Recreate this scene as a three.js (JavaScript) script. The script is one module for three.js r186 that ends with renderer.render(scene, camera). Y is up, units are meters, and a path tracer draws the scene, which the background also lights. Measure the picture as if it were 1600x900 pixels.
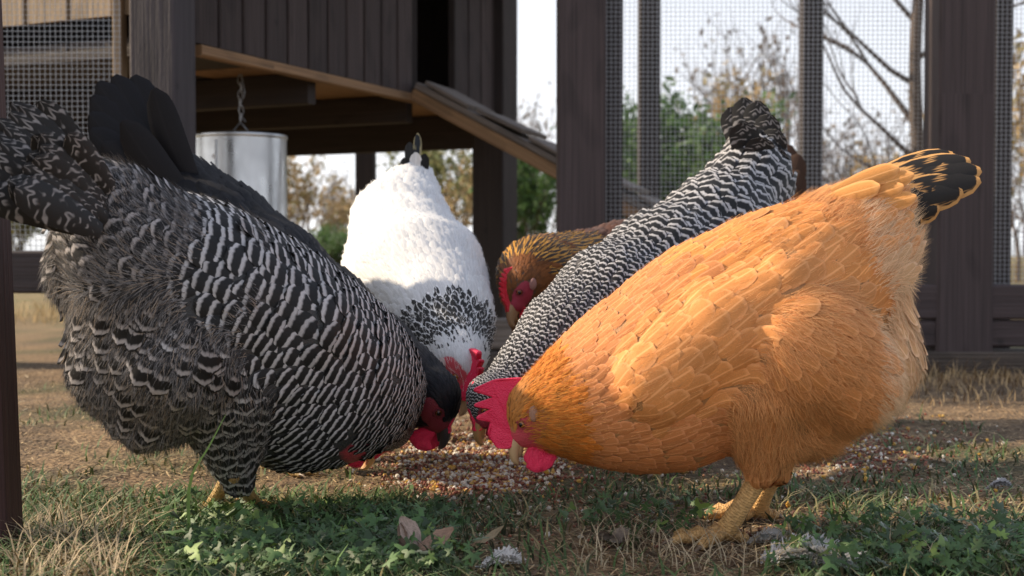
import * as THREE from 'three';
import { MarchingCubes } from 'three/addons/objects/MarchingCubes.js';
import { mergeGeometries } from 'three/addons/utils/BufferGeometryUtils.js';
import { createNoise3D } from 'simplex-noise';

// ---------------------------------------------------------------- camera, sky, sun, exposure
const V = (x, y, z) => new THREE.Vector3(x, y, z);
const scene = new THREE.Scene();
const CAM_H = 0.318, FPX = 2000;                      // lens height in metres; focal length in photograph pixels
const camera = new THREE.PerspectiveCamera(2 * Math.atan(450 / FPX) * 180 / Math.PI, 16 / 9, 0.05, 600);
camera.position.set(0, CAM_H, 0);
camera.rotation.x = -Math.atan(55 / FPX);
camera.updateMatrixWorld(true);
camera.focus = 1.5; camera.userData.fStop = 7.5;
const SUN = V(-0.82, 0.52, -0.24).normalize();
const skyTex = (() => {
  const W = 256, H = 128, d = new Float32Array(W * H * 4);
  for (let j = 0; j < H; j++) for (let i = 0; i < W; i++) {
    const e = ((j + 0.5) / H - 0.5) * Math.PI, a = ((i + 0.5) / W - 0.5) * 2 * Math.PI;
    const x = Math.cos(a) * Math.cos(e), y = Math.sin(e), z = Math.sin(a) * Math.cos(e);
    const c = x * SUN.x + y * SUN.y + z * SUN.z, t = Math.pow(Math.min(1, Math.max(0, y)), 0.48);
    const glow = 0.55 * Math.pow(Math.max(0, c * 0.5 + 0.5), 3) + 0.8 * Math.pow(Math.max(0, c), 14);
    const k = [[1.90, 0.30, 1.0], [1.93, 0.44, 0.86], [1.96, 0.74, 0.66]];
    for (let n = 0; n < 3; n++) d[(j * W + i) * 4 + n] = y < -0.02 ? 0.16 : (k[n][0] * (1 - t) + k[n][1] * t) * 0.56 + glow * k[n][2] * 0.75;
    d[(j * W + i) * 4 + 3] = 1;
  }
  const t = new THREE.DataTexture(d, W, H, THREE.RGBAFormat, THREE.FloatType);
  t.mapping = THREE.EquirectangularReflectionMapping; t.magFilter = THREE.LinearFilter; t.needsUpdate = true;
  return t;
})();
scene.background = skyTex; scene.environment = skyTex;
const sun = new THREE.DirectionalLight(new THREE.Color().setRGB(1, 0.83, 0.62), 5.0);
sun.name = 'sun'; sun.position.copy(SUN).multiplyScalar(20); sun.castShadow = true; sun.shadow.radius = 2.5;
sun.shadow.mapSize.set(4096, 4096);
Object.assign(sun.shadow.camera, { left: -6, right: 6, top: 6, bottom: -6, near: 1, far: 60 });
sun.target.position.set(0, 0, -2); scene.add(sun, sun.target);
const renderer = new THREE.WebGLRenderer({ antialias: true });
renderer.toneMapping = THREE.LinearToneMapping; renderer.toneMappingExposure = 1.3;
renderer.shadowMap.enabled = true;

// ---------------------------------------------------------------- helpers
function rng(seed) { let s = seed | 0; return () => { s = (s + 0x6d2b79f5) | 0; let t = Math.imul(s ^ (s >>> 15), 1 | s); t = (t + Math.imul(t ^ (t >>> 7), 61 | t)) ^ t; return ((t ^ (t >>> 14)) >>> 0) / 4294967296; }; }
const R0 = rng(11), noise3 = createNoise3D(rng(5));
const fbm = (x, y, z = 0) => noise3(x, y, z) * 0.55 + noise3(x * 2.1, y * 2.1, z + 7) * 0.28 + noise3(x * 4.3, y * 4.3, z + 19) * 0.17;
const lerp = (a, b, t) => a + (b - a) * t, clamp = (x, a = 0, b = 1) => Math.min(b, Math.max(a, x)), sstep = (a, b, x) => { const t = clamp((x - a) / (b - a)); return t * t * (3 - 2 * t); };
const at = (px, py, d) => V((px - 800) / FPX * d, (450 - py) / FPX * d, -d).applyMatrix4(camera.matrixWorld);      // a point seen at a pixel, d metres deep
const gh = (x, z) => Math.hypot(x, z + 2) < 8 ? 0.007 * fbm(x * 2.3, z * 2.3) + 0.004 * noise3(x * 11, z * 11, 3) : 0;
function ground(px, py) { const a = at(px, py, 1), o = camera.position, t = -o.y / (a.y - o.y); const p = V(o.x + (a.x - o.x) * t, 0, o.z + (a.z - o.z) * t); p.y = gh(p.x, p.z); return p; }
const taken = {};
function numbered(name) { const n = taken[name] = (taken[name] ?? -1) + 1; return n ? name + '_' + String(n).padStart(3, '0') : name; }
function tag(o, label, category, group) { o.userData.label = label; o.userData.category = category; if (group) o.userData.group = group; return o; }
function thing(name, label, category, pos = V(0, 0, 0), group) { const o = new THREE.Group(); o.name = numbered(name); o.position.copy(pos); scene.add(o); return tag(o, label, category, group); }
function part(name, geo, mat, parent, kind) {
  const m = new THREE.Mesh(geo, mat); m.name = parent === scene ? numbered(name) : name; m.castShadow = m.receiveShadow = true;
  if (kind) m.userData.kind = kind;
  parent.add(m); return m;
}
const local = (geo, root) => geo.translate(-root.position.x, -root.position.y, -root.position.z);      // geometry computed in world metres, handed to a part of root
class Acc {
  constructor() { this.p = []; this.n = []; this.u = []; this.c = []; this.i = []; }
  get count() { return this.p.length / 3; }
  vert(p, n, u, v, c) { this.p.push(p.x, p.y, p.z); this.n.push(n.x, n.y, n.z); this.u.push(u, v); this.c.push(c[0], c[1], c[2]); }
  strip(start, rows, cols) { for (let r = 0; r < rows - 1; r++) for (let c = 0; c < cols - 1; c++) { const a = start + r * cols + c, b = a + cols; this.i.push(a, b, a + 1, a + 1, b, b + 1); } }
  geo() {
    const P = this.p, N = this.n, I = this.i;                                    // every face looks the way its normals do
    for (let k = 0; k < I.length; k += 3) {
      const a = I[k] * 3, b = I[k + 1] * 3, c = I[k + 2] * 3, ux = P[b] - P[a], uy = P[b + 1] - P[a + 1], uz = P[b + 2] - P[a + 2], vx = P[c] - P[a], vy = P[c + 1] - P[a + 1], vz = P[c + 2] - P[a + 2];
      if ((uy * vz - uz * vy) * N[a] + (uz * vx - ux * vz) * N[a + 1] + (ux * vy - uy * vx) * N[a + 2] < 0) { const t = I[k + 1]; I[k + 1] = I[k + 2]; I[k + 2] = t; }
    }
    const g = new THREE.BufferGeometry();
    g.setAttribute('position', new THREE.Float32BufferAttribute(this.p, 3)); g.setAttribute('normal', new THREE.Float32BufferAttribute(this.n, 3));
    g.setAttribute('uv', new THREE.Float32BufferAttribute(this.u, 2)); g.setAttribute('color', new THREE.Float32BufferAttribute(this.c, 3)); g.setIndex(this.i);
    return g;
  }
}
function tube(pts, radii, seg = 8, flat = 1, caps = true) {                 // a tapered tube through points; flat squeezes it across its second axis
  const acc = { p: [], u: [], i: [] }, n = pts.length; let ref = null, s = 0;
  for (let k = 0; k < n; k++) {
    const t = V().subVectors(pts[Math.min(k + 1, n - 1)], pts[Math.max(k - 1, 0)]).normalize();
    if (!ref) ref = Math.abs(t.y) < 0.9 ? V(0, 1, 0) : V(1, 0, 0);
    const a = V().crossVectors(t, ref).normalize(), b = V().crossVectors(a, t).normalize(); ref = b;
    if (k) s += pts[k].distanceTo(pts[k - 1]);
    for (let j = 0; j <= seg; j++) { const w = j / seg * Math.PI * 2, q = pts[k].clone().addScaledVector(a, Math.cos(w) * radii[k]).addScaledVector(b, Math.sin(w) * radii[k] * flat); acc.p.push(q.x, q.y, q.z); acc.u.push(j / seg, s); }
    if (k) for (let j = 0; j < seg; j++) { const x = (k - 1) * (seg + 1) + j, y = x + seg + 1; acc.i.push(x, x + 1, y, x + 1, y + 1, y); }
  }
  if (caps) for (const k of [0, n - 1]) { const c = acc.p.length / 3; acc.p.push(pts[k].x, pts[k].y, pts[k].z); acc.u.push(0.5, 0); for (let j = 0; j < seg; j++) { const x = k * (seg + 1) + j; k ? acc.i.push(c, x, x + 1) : acc.i.push(c, x + 1, x); } }
  const g = new THREE.BufferGeometry();
  g.setAttribute('position', new THREE.Float32BufferAttribute(acc.p, 3)); g.setAttribute('uv', new THREE.Float32BufferAttribute(acc.u, 2)); g.setIndex(acc.i); g.computeVertexNormals();
  return g;
}
const curve = (pts, n) => new THREE.CatmullRomCurve3(pts).getPoints(n);
function tex(w, h, fn, srgb = false) {                                       // fn(u, v) gives a number or [r, g, b]; linear unless srgb
  const d = new Uint8Array(w * h * 4);
  for (let j = 0; j < h; j++) for (let i = 0; i < w; i++) { const c = fn((i + 0.5) / w, (j + 0.5) / h), o = (j * w + i) * 4; for (let k = 0; k < 3; k++) d[o + k] = clamp(typeof c === 'number' ? c : c[k]) * 255; d[o + 3] = 255; }
  const t = new THREE.DataTexture(d, w, h); t.magFilter = t.minFilter = THREE.LinearFilter; t.wrapS = t.wrapT = THREE.RepeatWrapping; if (srgb) t.colorSpace = THREE.SRGBColorSpace; t.needsUpdate = true; return t;
}
const std = (o) => new THREE.MeshStandardMaterial(o), rgb = (r, g, b) => new THREE.Color().setRGB(r, g, b);
function boxGeo(w, h, d, bev = 0.004) {                                       // a box with chamfered long edges, length along y, uv in metres
  const s = new THREE.Shape(), a = w / 2, b = d / 2, c = Math.min(bev, a * 0.4, b * 0.4);
  s.moveTo(-a + c, -b); s.lineTo(a - c, -b); s.lineTo(a, -b + c); s.lineTo(a, b - c); s.lineTo(a - c, b); s.lineTo(-a + c, b); s.lineTo(-a, b - c); s.lineTo(-a, -b + c); s.closePath();
  const g = new THREE.ExtrudeGeometry(s, { depth: h, bevelEnabled: false, steps: 1 }).rotateX(-Math.PI / 2);
  const p = g.attributes.position, n = g.attributes.normal, u = g.attributes.uv;
  for (let i = 0; i < p.count; i++) u.setXY(i, Math.abs(n.getX(i)) > 0.5 ? p.getZ(i) + 0.37 : p.getX(i), p.getY(i));
  return g;                                                                  // stands from y = 0 to y = h
}
// a timber from a to b (length axis), w wide across `side`, t thick
function timber(a, b, w, t, side, bev) {
  const y = V().subVectors(b, a), L = y.length(); y.normalize();
  const z = V().crossVectors(side, y).normalize(), x = V().crossVectors(y, z);
  const off = R0() * 9;
  const g = boxGeo(w, L, t, bev), u = g.attributes.uv; for (let i = 0; i < u.count; i++) u.setXY(i, u.getX(i) + off, u.getY(i) + off * 1.7);
  return g.applyMatrix4(new THREE.Matrix4().makeBasis(x, y, z).setPosition(a));
}

// ---------------------------------------------------------------- textures and materials
const grain = (u, v, s) => { const w = Math.sin(u * Math.PI * 2) * 1.2, q = Math.cos(u * Math.PI * 2) * 1.2; return 0.5 + 0.5 * clamp(0.6 * noise3(w * 6, q * 6, v * 2 + s) + 0.55 * noise3(w * 22, q * 22, v * 4 + s), -1, 1); };
const woodBump = tex(256, 512, (u, v) => grain(u, v, 3) * 0.8 + 0.2 * (0.5 + 0.5 * noise3(u * 40, v * 60, 2)));
const woodMap = tex(256, 512, (u, v) => { const g = grain(u, v, 3), k = 0.40 + 0.60 * g - 0.16 * sstep(0.25, 0.7, noise3(u * 3, v * 5, 9)); const kn = Math.min(1, Math.hypot((u - 0.62) * 0.3, v - 0.31) / 0.012, Math.hypot((u - 0.3) * 0.3, v - 0.83) / 0.009); return [k * (0.35 + 0.65 * kn), k * (0.35 + 0.65 * kn), k * (0.35 + 0.65 * kn)]; });
for (const t of [woodBump, woodMap]) t.repeat.set(3.2, 0.9);
const wood = (r, g, b, rough = 0.75, bump = 0.0018) => std({ color: rgb(r, g, b), map: woodMap, bumpMap: woodBump, bumpScale: bump, roughness: rough });
const M = {
  post: wood(0.088, 0.062, 0.061), postB: wood(0.060, 0.045, 0.044), siding: wood(0.120, 0.085, 0.070, 0.8, 0.003), dark: wood(0.045, 0.031, 0.026), raw: wood(0.40, 0.23, 0.11), pale: wood(0.44, 0.32, 0.20),
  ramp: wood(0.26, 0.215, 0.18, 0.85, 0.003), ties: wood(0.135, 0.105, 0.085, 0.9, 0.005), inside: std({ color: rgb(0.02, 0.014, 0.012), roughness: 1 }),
  wire: std({ color: rgb(0.42, 0.43, 0.45), roughness: 0.45, metalness: 0.7 }),
  zinc: std({ color: rgb(0.62, 0.64, 0.66), metalness: 0.92, roughness: 1, roughnessMap: tex(128, 128, (u, v) => 0.36 + 0.10 * noise3(u * 9, v * 9, 1) + 0.05 * noise3(u * 30, v * 30, 4)) }),
};
// ---------------------------------------------------------------- the ground
const groundMat = std({ vertexColors: true, roughness: 1, map: tex(512, 512, (u, v) => { const k = 0.72 + 0.30 * noise3(u * 60, v * 60, 1) + 0.22 * noise3(u * 140, v * 140, 5); return [k, k * 0.97, k * 0.92]; }), bumpMap: tex(512, 512, (u, v) => 0.5 + 0.3 * noise3(u * 70, v * 70, 2) + 0.2 * noise3(u * 160, v * 160, 8)), bumpScale: 0.006 });
const greenness = (x, z) => sstep(-0.05, 0.5, fbm(x * 1.9 + 4, z * 1.9 + 1)) ;
{
  const N = 300, g = new THREE.PlaneGeometry(1, 1, N, N), p = g.attributes.position, c = [], uv = g.attributes.uv;
  const sp = (t) => Math.sinh(t * 7.2) * 0.30;
  for (let i = 0; i < p.count; i++) {
    const x = sp(p.getX(i) * 2) * 0.55, z = -2.2 + sp(-p.getY(i) * 2) * 0.55;
    p.setXYZ(i, x, gh(x, z), z); uv.setXY(i, x * 1.3, z * 1.3);
    const far = sstep(3.5, 9, Math.hypot(x, z)), gr = greenness(x, z), s = sstep(-0.4, 0.5, fbm(x * 3.1, z * 3.1 + 40));
    const n = [lerp(0.17, 0.32, s), lerp(0.115, 0.215, s), lerp(0.068, 0.12, s)], f = [lerp(0.30, 0.13, gr), lerp(0.23, 0.16, gr), lerp(0.11, 0.05, gr)];
    for (let k = 0; k < 3; k++) c.push(lerp(lerp(n[k], [0.075, 0.095, 0.032][k], gr * 0.55), f[k], far));
  }
  g.setAttribute('color', new THREE.Float32BufferAttribute(c, 3)); g.computeVertexNormals();
  const m = part('ground', g, groundMat, scene, 'structure'); m.userData.label = 'straw strewn soil with patchy grass';
}

// ---------------------------------------------------------------- timber frame of the run
const X = V(1, 0, 0), Y = V(0, 1, 0), Z = V(0, 0, 1);
const gp = (px, d) => { const q = at(px, 395, d); q.y = 0; return q; };           // the ground point under a pixel column at depth d
function post(name, label, a, h, w, t, mat, yaw = 0, group) {
  const o = thing(name, label, 'post', a, group), side = V(Math.cos(yaw), 0, -Math.sin(yaw));
  part('timber', timber(V(0, -0.05, 0), V(0, h, 0), w, t, side, 0.006), mat, o); return o;
}
const D1 = 3.42, SILL = 0.235;
const pw = (px0, px1, d) => (px1 - px0) / FPX * d;
post('timber_post', 'thick dark brown post right of the ramp with wire mesh on its right', gp(907, D1 + 0.065), 2.2, pw(870, 945, D1), 0.13, M.post);
post('timber_post', 'thick dark brown post rising behind the buff hen tail', gp(1496, D1 - 0.02), 2.2, pw(1452, 1540, D1 - 0.08), 0.13, M.post);
post('frame_stud', 'narrow stud behind the mesh, right beside the post next to the ramp', gp(957, D1 + 0.19), 2.2, 0.05, 0.09, M.postB);
post('frame_stud', 'narrow dark stud behind the mesh at the right edge, beside the post', gp(1556, D1 + 0.16), 2.2, 0.055, 0.09, M.postB);
post('back_post', 'dark distant post behind the mesh, nearer to the ramp', gp(1013, 5.5), 2.4, 0.09, 0.09, M.dark);
post('back_post', 'dark distant post behind the mesh above the tail of the barred hen', gp(1265, 5.5), 2.4, 0.09, 0.09, M.dark);
const leanPost = thing('near_post', 'blurred dark red brown post at the left edge close to the camera', 'post', ground(-40, 850));
{ const a = at(-14, 838, 1.38), b = at(-46, 100, 1.38); a.y = -0.03; part('timber', local(timber(a, b.clone().lerp(a, -0.6), 0.055, 0.055, X, 0.005), leanPost), wood(0.075, 0.032, 0.028), leanPost); }
function rail(name, label, px0, px1, d, y0, y1, t, mat, parentLabelGroup) {
  const a = gp(px0, d), b = gp(px1, d); a.y = b.y = (y0 + y1) / 2;
  const o = thing(name, label, 'rail', V((a.x + b.x) / 2, y0, a.z));
  part('board', local(timber(a, b, t, y1 - y0, Z, 0.005), o), mat, o); return o;
}
const yAt = (py, d) => at(800, py, d).y;
rail('rail_board', 'upper brown rail board under the right post', 938, 1720, D1 - 0.05, yAt(497, D1), yAt(444, D1), 0.06, M.post);
rail('rail_board', 'lower brown rail board just above the ground timber on the right', 938, 1720, D1 - 0.045, yAt(539, D1), yAt(499, D1), 0.06, M.post);
rail('ground_timber', 'weathered timber lying on the soil under the run rails', 690, 1760, D1 - 0.03, -0.04, yAt(546, D1), 0.12, M.ties);
rail('rail_board', 'brown rail board low on the left behind the tail of the barred hen', -60, 190, 3.03, yAt(458, 3.03), yAt(392, 3.03), 0.05, M.postB);
rail('sill_board', 'pale weathered sill board on the ground between the white hen and brown hen', 690, 862, D1 - 0.03, yAt(545, D1) + 0.003, yAt(497, D1), 0.09, M.ramp);
function wirePanel(label, px0, px1, d, y0, y1) {
  const a = gp(px0, d), b = gp(px1, d), s = 0.0127, r = 0.00052, geos = [], o = thing('wire_mesh', label, 'wire mesh', V((a.x + b.x) / 2, y0, a.z));
  const bar = (x0, yy0, x1, yy1, z) => { const g = new THREE.BoxGeometry(x1 - x0, yy1 - yy0, 2 * r); g.translate((x0 + x1) / 2, (yy0 + yy1) / 2, z); geos.push(g); };
  for (let x = a.x; x <= b.x; x += s) bar(x - r, y0, x + r, y1, a.z);
  for (let y = y0; y <= y1; y += s) bar(a.x, y - r, b.x, y + r, a.z + 2.1 * r);
  part('wires', local(mergeGeometries(geos), o), M.wire, o, 'stuff');
}
wirePanel('galvanised wire mesh panel between the two thick posts', 940, 1452, D1 + 0.137, yAt(444, D1), 1.5);
wirePanel('strip of galvanised wire mesh at the far right edge', 1541, 1660, D1 + 0.10, yAt(444, D1), 1.5);
wirePanel('galvanised wire mesh panel at the left, behind the black tail', -60, 192, 3.05, yAt(392, 3.03), 1.5);

// ---------------------------------------------------------------- the coop, its legs, the ramp and the feeder
const C0 = gp(285, 3.16), E1 = V(0.417, 0, -0.909), E2 = V(-0.909, 0, -0.417), FLOOR = 0.84, TOP = 1.45;
const cp = (s, t, y) => C0.clone().addScaledVector(E1, s).addScaledVector(E2, t).setY(y);
{
  const coop = thing('chicken_coop', 'raised brown wooden coop with grooved siding boards on tall legs', 'coop', cp(0.9, 0.6, 0));
  const add = (name, a, b, w, t, side, mat, bev) => part(name, local(timber(a, b, w, t, side, bev), coop), mat, coop);
  const NB = 0.1016, gap = 0.010, L1 = 1.86, L2 = 1.25, r = rng(3);
  const tones = [0, 1, 2, 3].map((i) => { const k = 0.82 + i * 0.13; return wood(0.080 * k, 0.058 * k, 0.053 * k, 0.85, 0.003); });
  for (let s = 0.04; s < L1 - NB / 2; s += NB) {                                // right wall, with the hatch left open
    if (s + NB > 1.25 && s < 1.44) continue;
    add('siding_board', cp(s + NB / 2, 0, FLOOR + 0.002 * r()), cp(s + NB / 2, 0, TOP), NB - gap, 0.016, E1, tones[(r() * 4) | 0], 0.003);
  }
  for (let s = 0.06; s < L2; s += NB * 1.45) add('siding_board', cp(0, s + NB * 0.72, FLOOR + 0.075), cp(0, s + NB * 0.72, TOP), NB * 1.45 - gap, 0.016, E2, M.pale, 0.003);
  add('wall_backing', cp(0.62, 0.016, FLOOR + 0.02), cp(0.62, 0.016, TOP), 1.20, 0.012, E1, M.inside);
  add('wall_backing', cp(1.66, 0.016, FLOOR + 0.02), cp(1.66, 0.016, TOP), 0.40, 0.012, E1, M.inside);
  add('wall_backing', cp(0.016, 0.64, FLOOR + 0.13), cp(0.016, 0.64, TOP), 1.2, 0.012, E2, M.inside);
  add('wall_panel', cp(L1 / 2, L2, FLOOR + 0.03), cp(L1 / 2, L2, TOP), L1, 0.03, E1, M.dark);
  add('wall_panel', cp(L1, L2 / 2, FLOOR + 0.03), cp(L1, L2 / 2, TOP), L2, 0.03, E2, M.dark);
  add('floor_panel', cp(0.46, 0.2, FLOOR + 0.012), cp(L1 - 0.02, 0.2, FLOOR + 0.012), 0.36, 0.02, E2, M.raw);
  add('floor_panel', cp(0.02, 0.2, FLOOR + 0.012), cp(0.45, 0.2, FLOOR + 0.012), 0.36, 0.02, E2, M.dark);
  add('floor_panel', cp(0.02, 0.385 + (L2 - 0.385) / 2, FLOOR + 0.012), cp(L1 - 0.02, 0.385 + (L2 - 0.385) / 2, FLOOR + 0.012), L2 - 0.385, 0.02, E2, M.dark);
  add('roof_panel', cp(-0.15, L2 / 2, TOP + 0.03), cp(L1 + 0.15, L2 / 2, TOP + 0.03), L2 + 0.4, 0.04, E2, M.dark);
  for (const [s, h] of [[0.035, 0.03], [0.62, 0.09], [1.2, 0.09], [L1 - 0.05, 0.13]]) add('joist', cp(s, 0.03, FLOOR - h / 2), cp(s, L2 - 0.03, FLOOR - h / 2), 0.04, h, E1, M.dark);
  add('joist', cp(0.06, L2 - 0.02, FLOOR - 0.06), cp(L1 - 0.07, L2 - 0.02, FLOOR - 0.06), 0.04, 0.12, E2, M.dark);
  add('trim', cp(0.06, -0.002, FLOOR - 0.016), cp(L1 - 0.1, -0.002, FLOOR - 0.016), 0.03, 0.028, E2, M.raw);
  for (const [s, t] of [[L1 - 0.02, 0.02], [L1 - 0.02, L2 - 0.04], [0.02, L2 - 0.04]]) add('leg', cp(s, t, -0.04), cp(s, t, s > 1 && t < 1 ? TOP : FLOOR - 0.003), 0.13, 0.13, E1, M.dark);
  add('hatch_frame', cp(1.452, -0.004, FLOOR), cp(1.452, -0.004, TOP), 0.03, 0.03, E1, M.dark);
}
post('timber_post', 'bluish brown corner post of the coop left of the feeder', gp(257, 3.12), 2.2, 0.118, 0.118, wood(0.072, 0.060, 0.066), -0.21);
{ const a = gp(190, 3.22); const o = thing('nailing_strip', 'narrow sunlit cream strip of timber beside the coop corner post', 'batten', a); part('timber', timber(V(0, 0.02, 0), V(0, 2.2, 0), 0.022, 0.05, X, 0.002), M.pale, o); }
{ // beam and leg behind the coop
  const a = gp(300, 6.0), b = gp(800, 6.0); a.y = b.y = yAt(185, 6.0);
  const o = thing('cross_beam', 'dark horizontal beam behind the coop, above the white hen', 'beam', V((a.x + b.x) / 2, a.y - 0.09, a.z)); part('timber', local(timber(a, b, 0.09, 0.17, Z), o), M.dark, o);
  post('back_post', 'dark post under the beam, left of the white hen tail', gp(572, 6.0), yAt(185, 6) - 0.09, 0.09, 0.09, M.dark);
  post('back_post', 'slim brown post far behind the white hen tail', gp(665, 7.4), 0.80, 0.04, 0.05, M.postB);
}
{ // ramp with cleats
  const a = at(672, 140, 4.28), b = at(905, 265, 4.12), o = thing('coop_ramp', 'weathered plank ramp with overlapping boards leading down from the coop hatch', 'ramp', V((a.x + b.x) / 2, 0, (a.z + b.z) / 2));
  const dir = V().subVectors(b, a).normalize(), side = V().crossVectors(dir, Y).normalize(), up = V().crossVectors(side, dir).normalize();
  const end = a.clone().addScaledVector(dir, (a.y - 0.02) / -dir.y);
  part('plank', local(timber(a, end, 0.25, 0.022, side, 0.003), o), M.ramp, o);
  for (const s of [-0.105, 0.105]) part('side_rail', local(timber(a.clone().addScaledVector(side, s).addScaledVector(up, -0.032), end.clone().addScaledVector(side, s).addScaledVector(up, -0.032), 0.035, 0.04, side, 0.003), o), s > 0 ? M.raw : M.ramp, o);
  for (let t = 0.03, k = 0; t < 1.4; t += 0.2, k++) { const p = a.clone().addScaledVector(dir, t).addScaledVector(up, 0.019); part('cleat', local(timber(p.clone().addScaledVector(up, 0.004), p.clone().addScaledVector(dir, 0.17).addScaledVector(up, 0.001 + 0.012 * (k % 2)), 0.26, 0.014, side, 0.003), o), M.ramp, o); }
}
{ // hanging feeder
  const d = 3.6, cx = (305 + 449) / 2, top = yAt(213, d), c = gp(cx, d), rad = pw(305, 449, d) / 2, hgt = 0.30;
  const o = thing('poultry_feeder', 'galvanised cylinder feeder hanging under the coop on a chain', 'feeder', V(c.x, top - hgt - 0.02, c.z));
  const prof = [[0, 0], [rad * 1.0, 0], [rad * 1.02, 0.008], [rad, 0.016], [rad * 0.985, 0.15], [rad * 0.98, hgt - 0.012], [rad, hgt - 0.008], [rad * 1.006, hgt - 0.002], [rad * 0.99, hgt + 0.002], [rad * 0.96, hgt - 0.01], [rad * 0.95, 0.02]].map(([x, y]) => new THREE.Vector2(x, y));
  part('drum', new THREE.LatheGeometry(prof, 64).translate(0, 0.02, 0), M.zinc, o);
  part('pan', new THREE.LatheGeometry([[0, 0], [rad * 1.25, 0], [rad * 1.32, 0.05], [rad * 1.30, 0.052], [rad * 1.22, 0.006], [0, 0.005]].map(([x, y]) => new THREE.Vector2(x, y)), 64), M.zinc, o);
  const w = -0.33; part('seam', boxGeo(0.006, hgt - 0.03, 0.004, 0.001).translate(rad * Math.sin(w) * 0.99, 0.03, rad * Math.cos(w) * 0.99), M.zinc, o);
  part('label_tag', new THREE.BoxGeometry(0.013, 0.010, 0.002).rotateY(-0.36).translate(rad * Math.sin(-0.37) * 1.0, hgt - 0.045, rad * Math.cos(-0.37) * 1.0), std({ color: rgb(0.7, 0.7, 0.7), roughness: 0.6 }), o);
  part('bail', tube(curve([V(-rad * 0.97, hgt + 0.01, 0), V(-rad * 0.2, hgt + 0.03, 0), V(0, hgt + 0.055, 0), V(rad * 0.2, hgt + 0.03, 0), V(rad * 0.97, hgt + 0.01, 0)], 24), Array(25).fill(0.002), 6), M.wire, o);
  const ch = thing('hanging_chain', 'twisted wire chain hanging from the coop floor above the feeder', 'chain', V(c.x, top + 0.02, c.z));
  const link = new THREE.TorusGeometry(0.010, 0.0018, 6, 16).scale(0.62, 1.35, 1);
  const y1 = FLOOR - 0.02 - (top + 0.02);
  for (let y = 0.03, k = 0; y < y1; y += 0.0215, k++) { const m = part('chain_link', link, M.wire, ch); m.position.set(0.002 * Math.sin(k * 2), y, 0); m.rotation.y = k % 2 ? 0.5 : 2.0; }
  part('tie_wire', tube(curve([V(0.004, y1, 0), V(0.012, y1 * 0.6, 0.004), V(-0.006, y1 * 0.35, 0), V(0.014, 0.02, 0)], 16), Array(17).fill(0.0012), 5), M.wire, ch);
}
// ---------------------------------------------------------------- hens: feather textures
const barb = (u, v) => 0.5 + 0.5 * noise3((u < 0.5 ? u : 1 - u) * 10 + v * 22, v * 46 - Math.abs(u - 0.5) * 60, u < 0.5 ? 1 : 5);
const shaft = (u) => 1 - sstep(0.012, 0.045, Math.abs(u - 0.5));
const FT = {
  plain: tex(64, 128, (u, v) => 0.74 + 0.16 * barb(u, v) + 0.12 * sstep(0.30, 0.48, Math.abs(u - 0.5)) + 0.2 * shaft(u)),
  buff: tex(64, 128, (u, v) => { const e = Math.max(sstep(0.32, 0.48, Math.abs(u - 0.5)), sstep(0.84, 0.98, v)), k = 0.60 + 0.26 * barb(u, v) + 0.18 * e + 0.32 * shaft(u); const q = Math.min(1, 0.65 * e + 0.9 * shaft(u)); return [k, k * (0.87 + 0.14 * q), k * (0.70 + 0.42 * q)]; }),
  bars: tex(64, 64, (u, v) => { const w = 2 * u - 1, p = v + 0.34 * w * w + 0.06 * noise3(u * 5, 2, 3), f = p - Math.floor(p), b = sstep(0.50, 0.72, f) * (1 - sstep(0.86, 0.98, f)); const k = lerp(0.016, 0.47, b) * (0.75 + 0.45 * (0.5 + 0.5 * noise3(u * 40, Math.sin(v * 6.283) * 2, Math.cos(v * 6.283) * 2))); return [k, k * 0.97, k * 0.97]; }),
  laced: tex(64, 128, (u, v) => { const a = Math.abs(u - 0.5), w = 0.36 * sstep(0.0, 0.5, v) * (1 - 0.75 * sstep(0.80, 0.93, v)), b = 1 - sstep(w - 0.05, w + 0.05, a); return lerp(0.86, 0.03, b * sstep(0.25, 0.45, v)) * (0.85 + 0.15 * barb(u, v)); }),
  gold: tex(64, 128, (u, v) => { const a = Math.abs(u - 0.5), b = 1 - sstep(0.20, 0.27, a + 0.10 * sstep(0.85, 1, v)); const k = 0.8 + 0.2 * barb(u, v); return [lerp(0.62, 0.035, b) * k, lerp(0.30, 0.022, b) * k, lerp(0.05, 0.014, b) * k]; }),
  tailBuff: tex(64, 256, (u, v) => { const n = 0.5 * noise3(u * 1.6, v * 2.6, 2) + 0.16 * noise3(u * 12, v * 6, 5) + 1.0 * (v - 0.60) + 0.75 * (u - 0.5) - 1.4 * sstep(0.38, 0.50, Math.abs(u - 0.5)) * 0.8 - 1.5 * sstep(0.95, 1, v), b = sstep(-0.06, 0.14, n) * sstep(0.2, 0.5, v), k = 0.75 + 0.25 * barb(u, v * 2); return [lerp(0.70, 0.022, b) * k, lerp(0.38, 0.019, b) * k, lerp(0.14, 0.018, b) * k]; }),
  tailBar: tex(64, 256, (u, v) => { const w = 2 * u - 1, p = v * 9 + 0.5 * w * w + 0.5 * noise3(u * 3, v * 6, 8), f = p - Math.floor(p), b = sstep(0.58, 0.74, f) * (1 - sstep(0.86, 1.0, f)) * sstep(-0.25, 0.5, noise3(u * 3, v * 6, 4)); const k = lerp(0.018, 0.27, b) * (0.8 + 0.3 * barb(u, v * 2)); return [k * 1.06, k * 0.98, k * 0.95]; }),
};
const feather = (map, rough = 0.72, extra = {}) => new THREE.MeshPhysicalMaterial({ map, vertexColors: true, roughness: rough, specularIntensity: 0.5, transmission: 0.16, thickness: 0, side: THREE.DoubleSide, ...extra });
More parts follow.
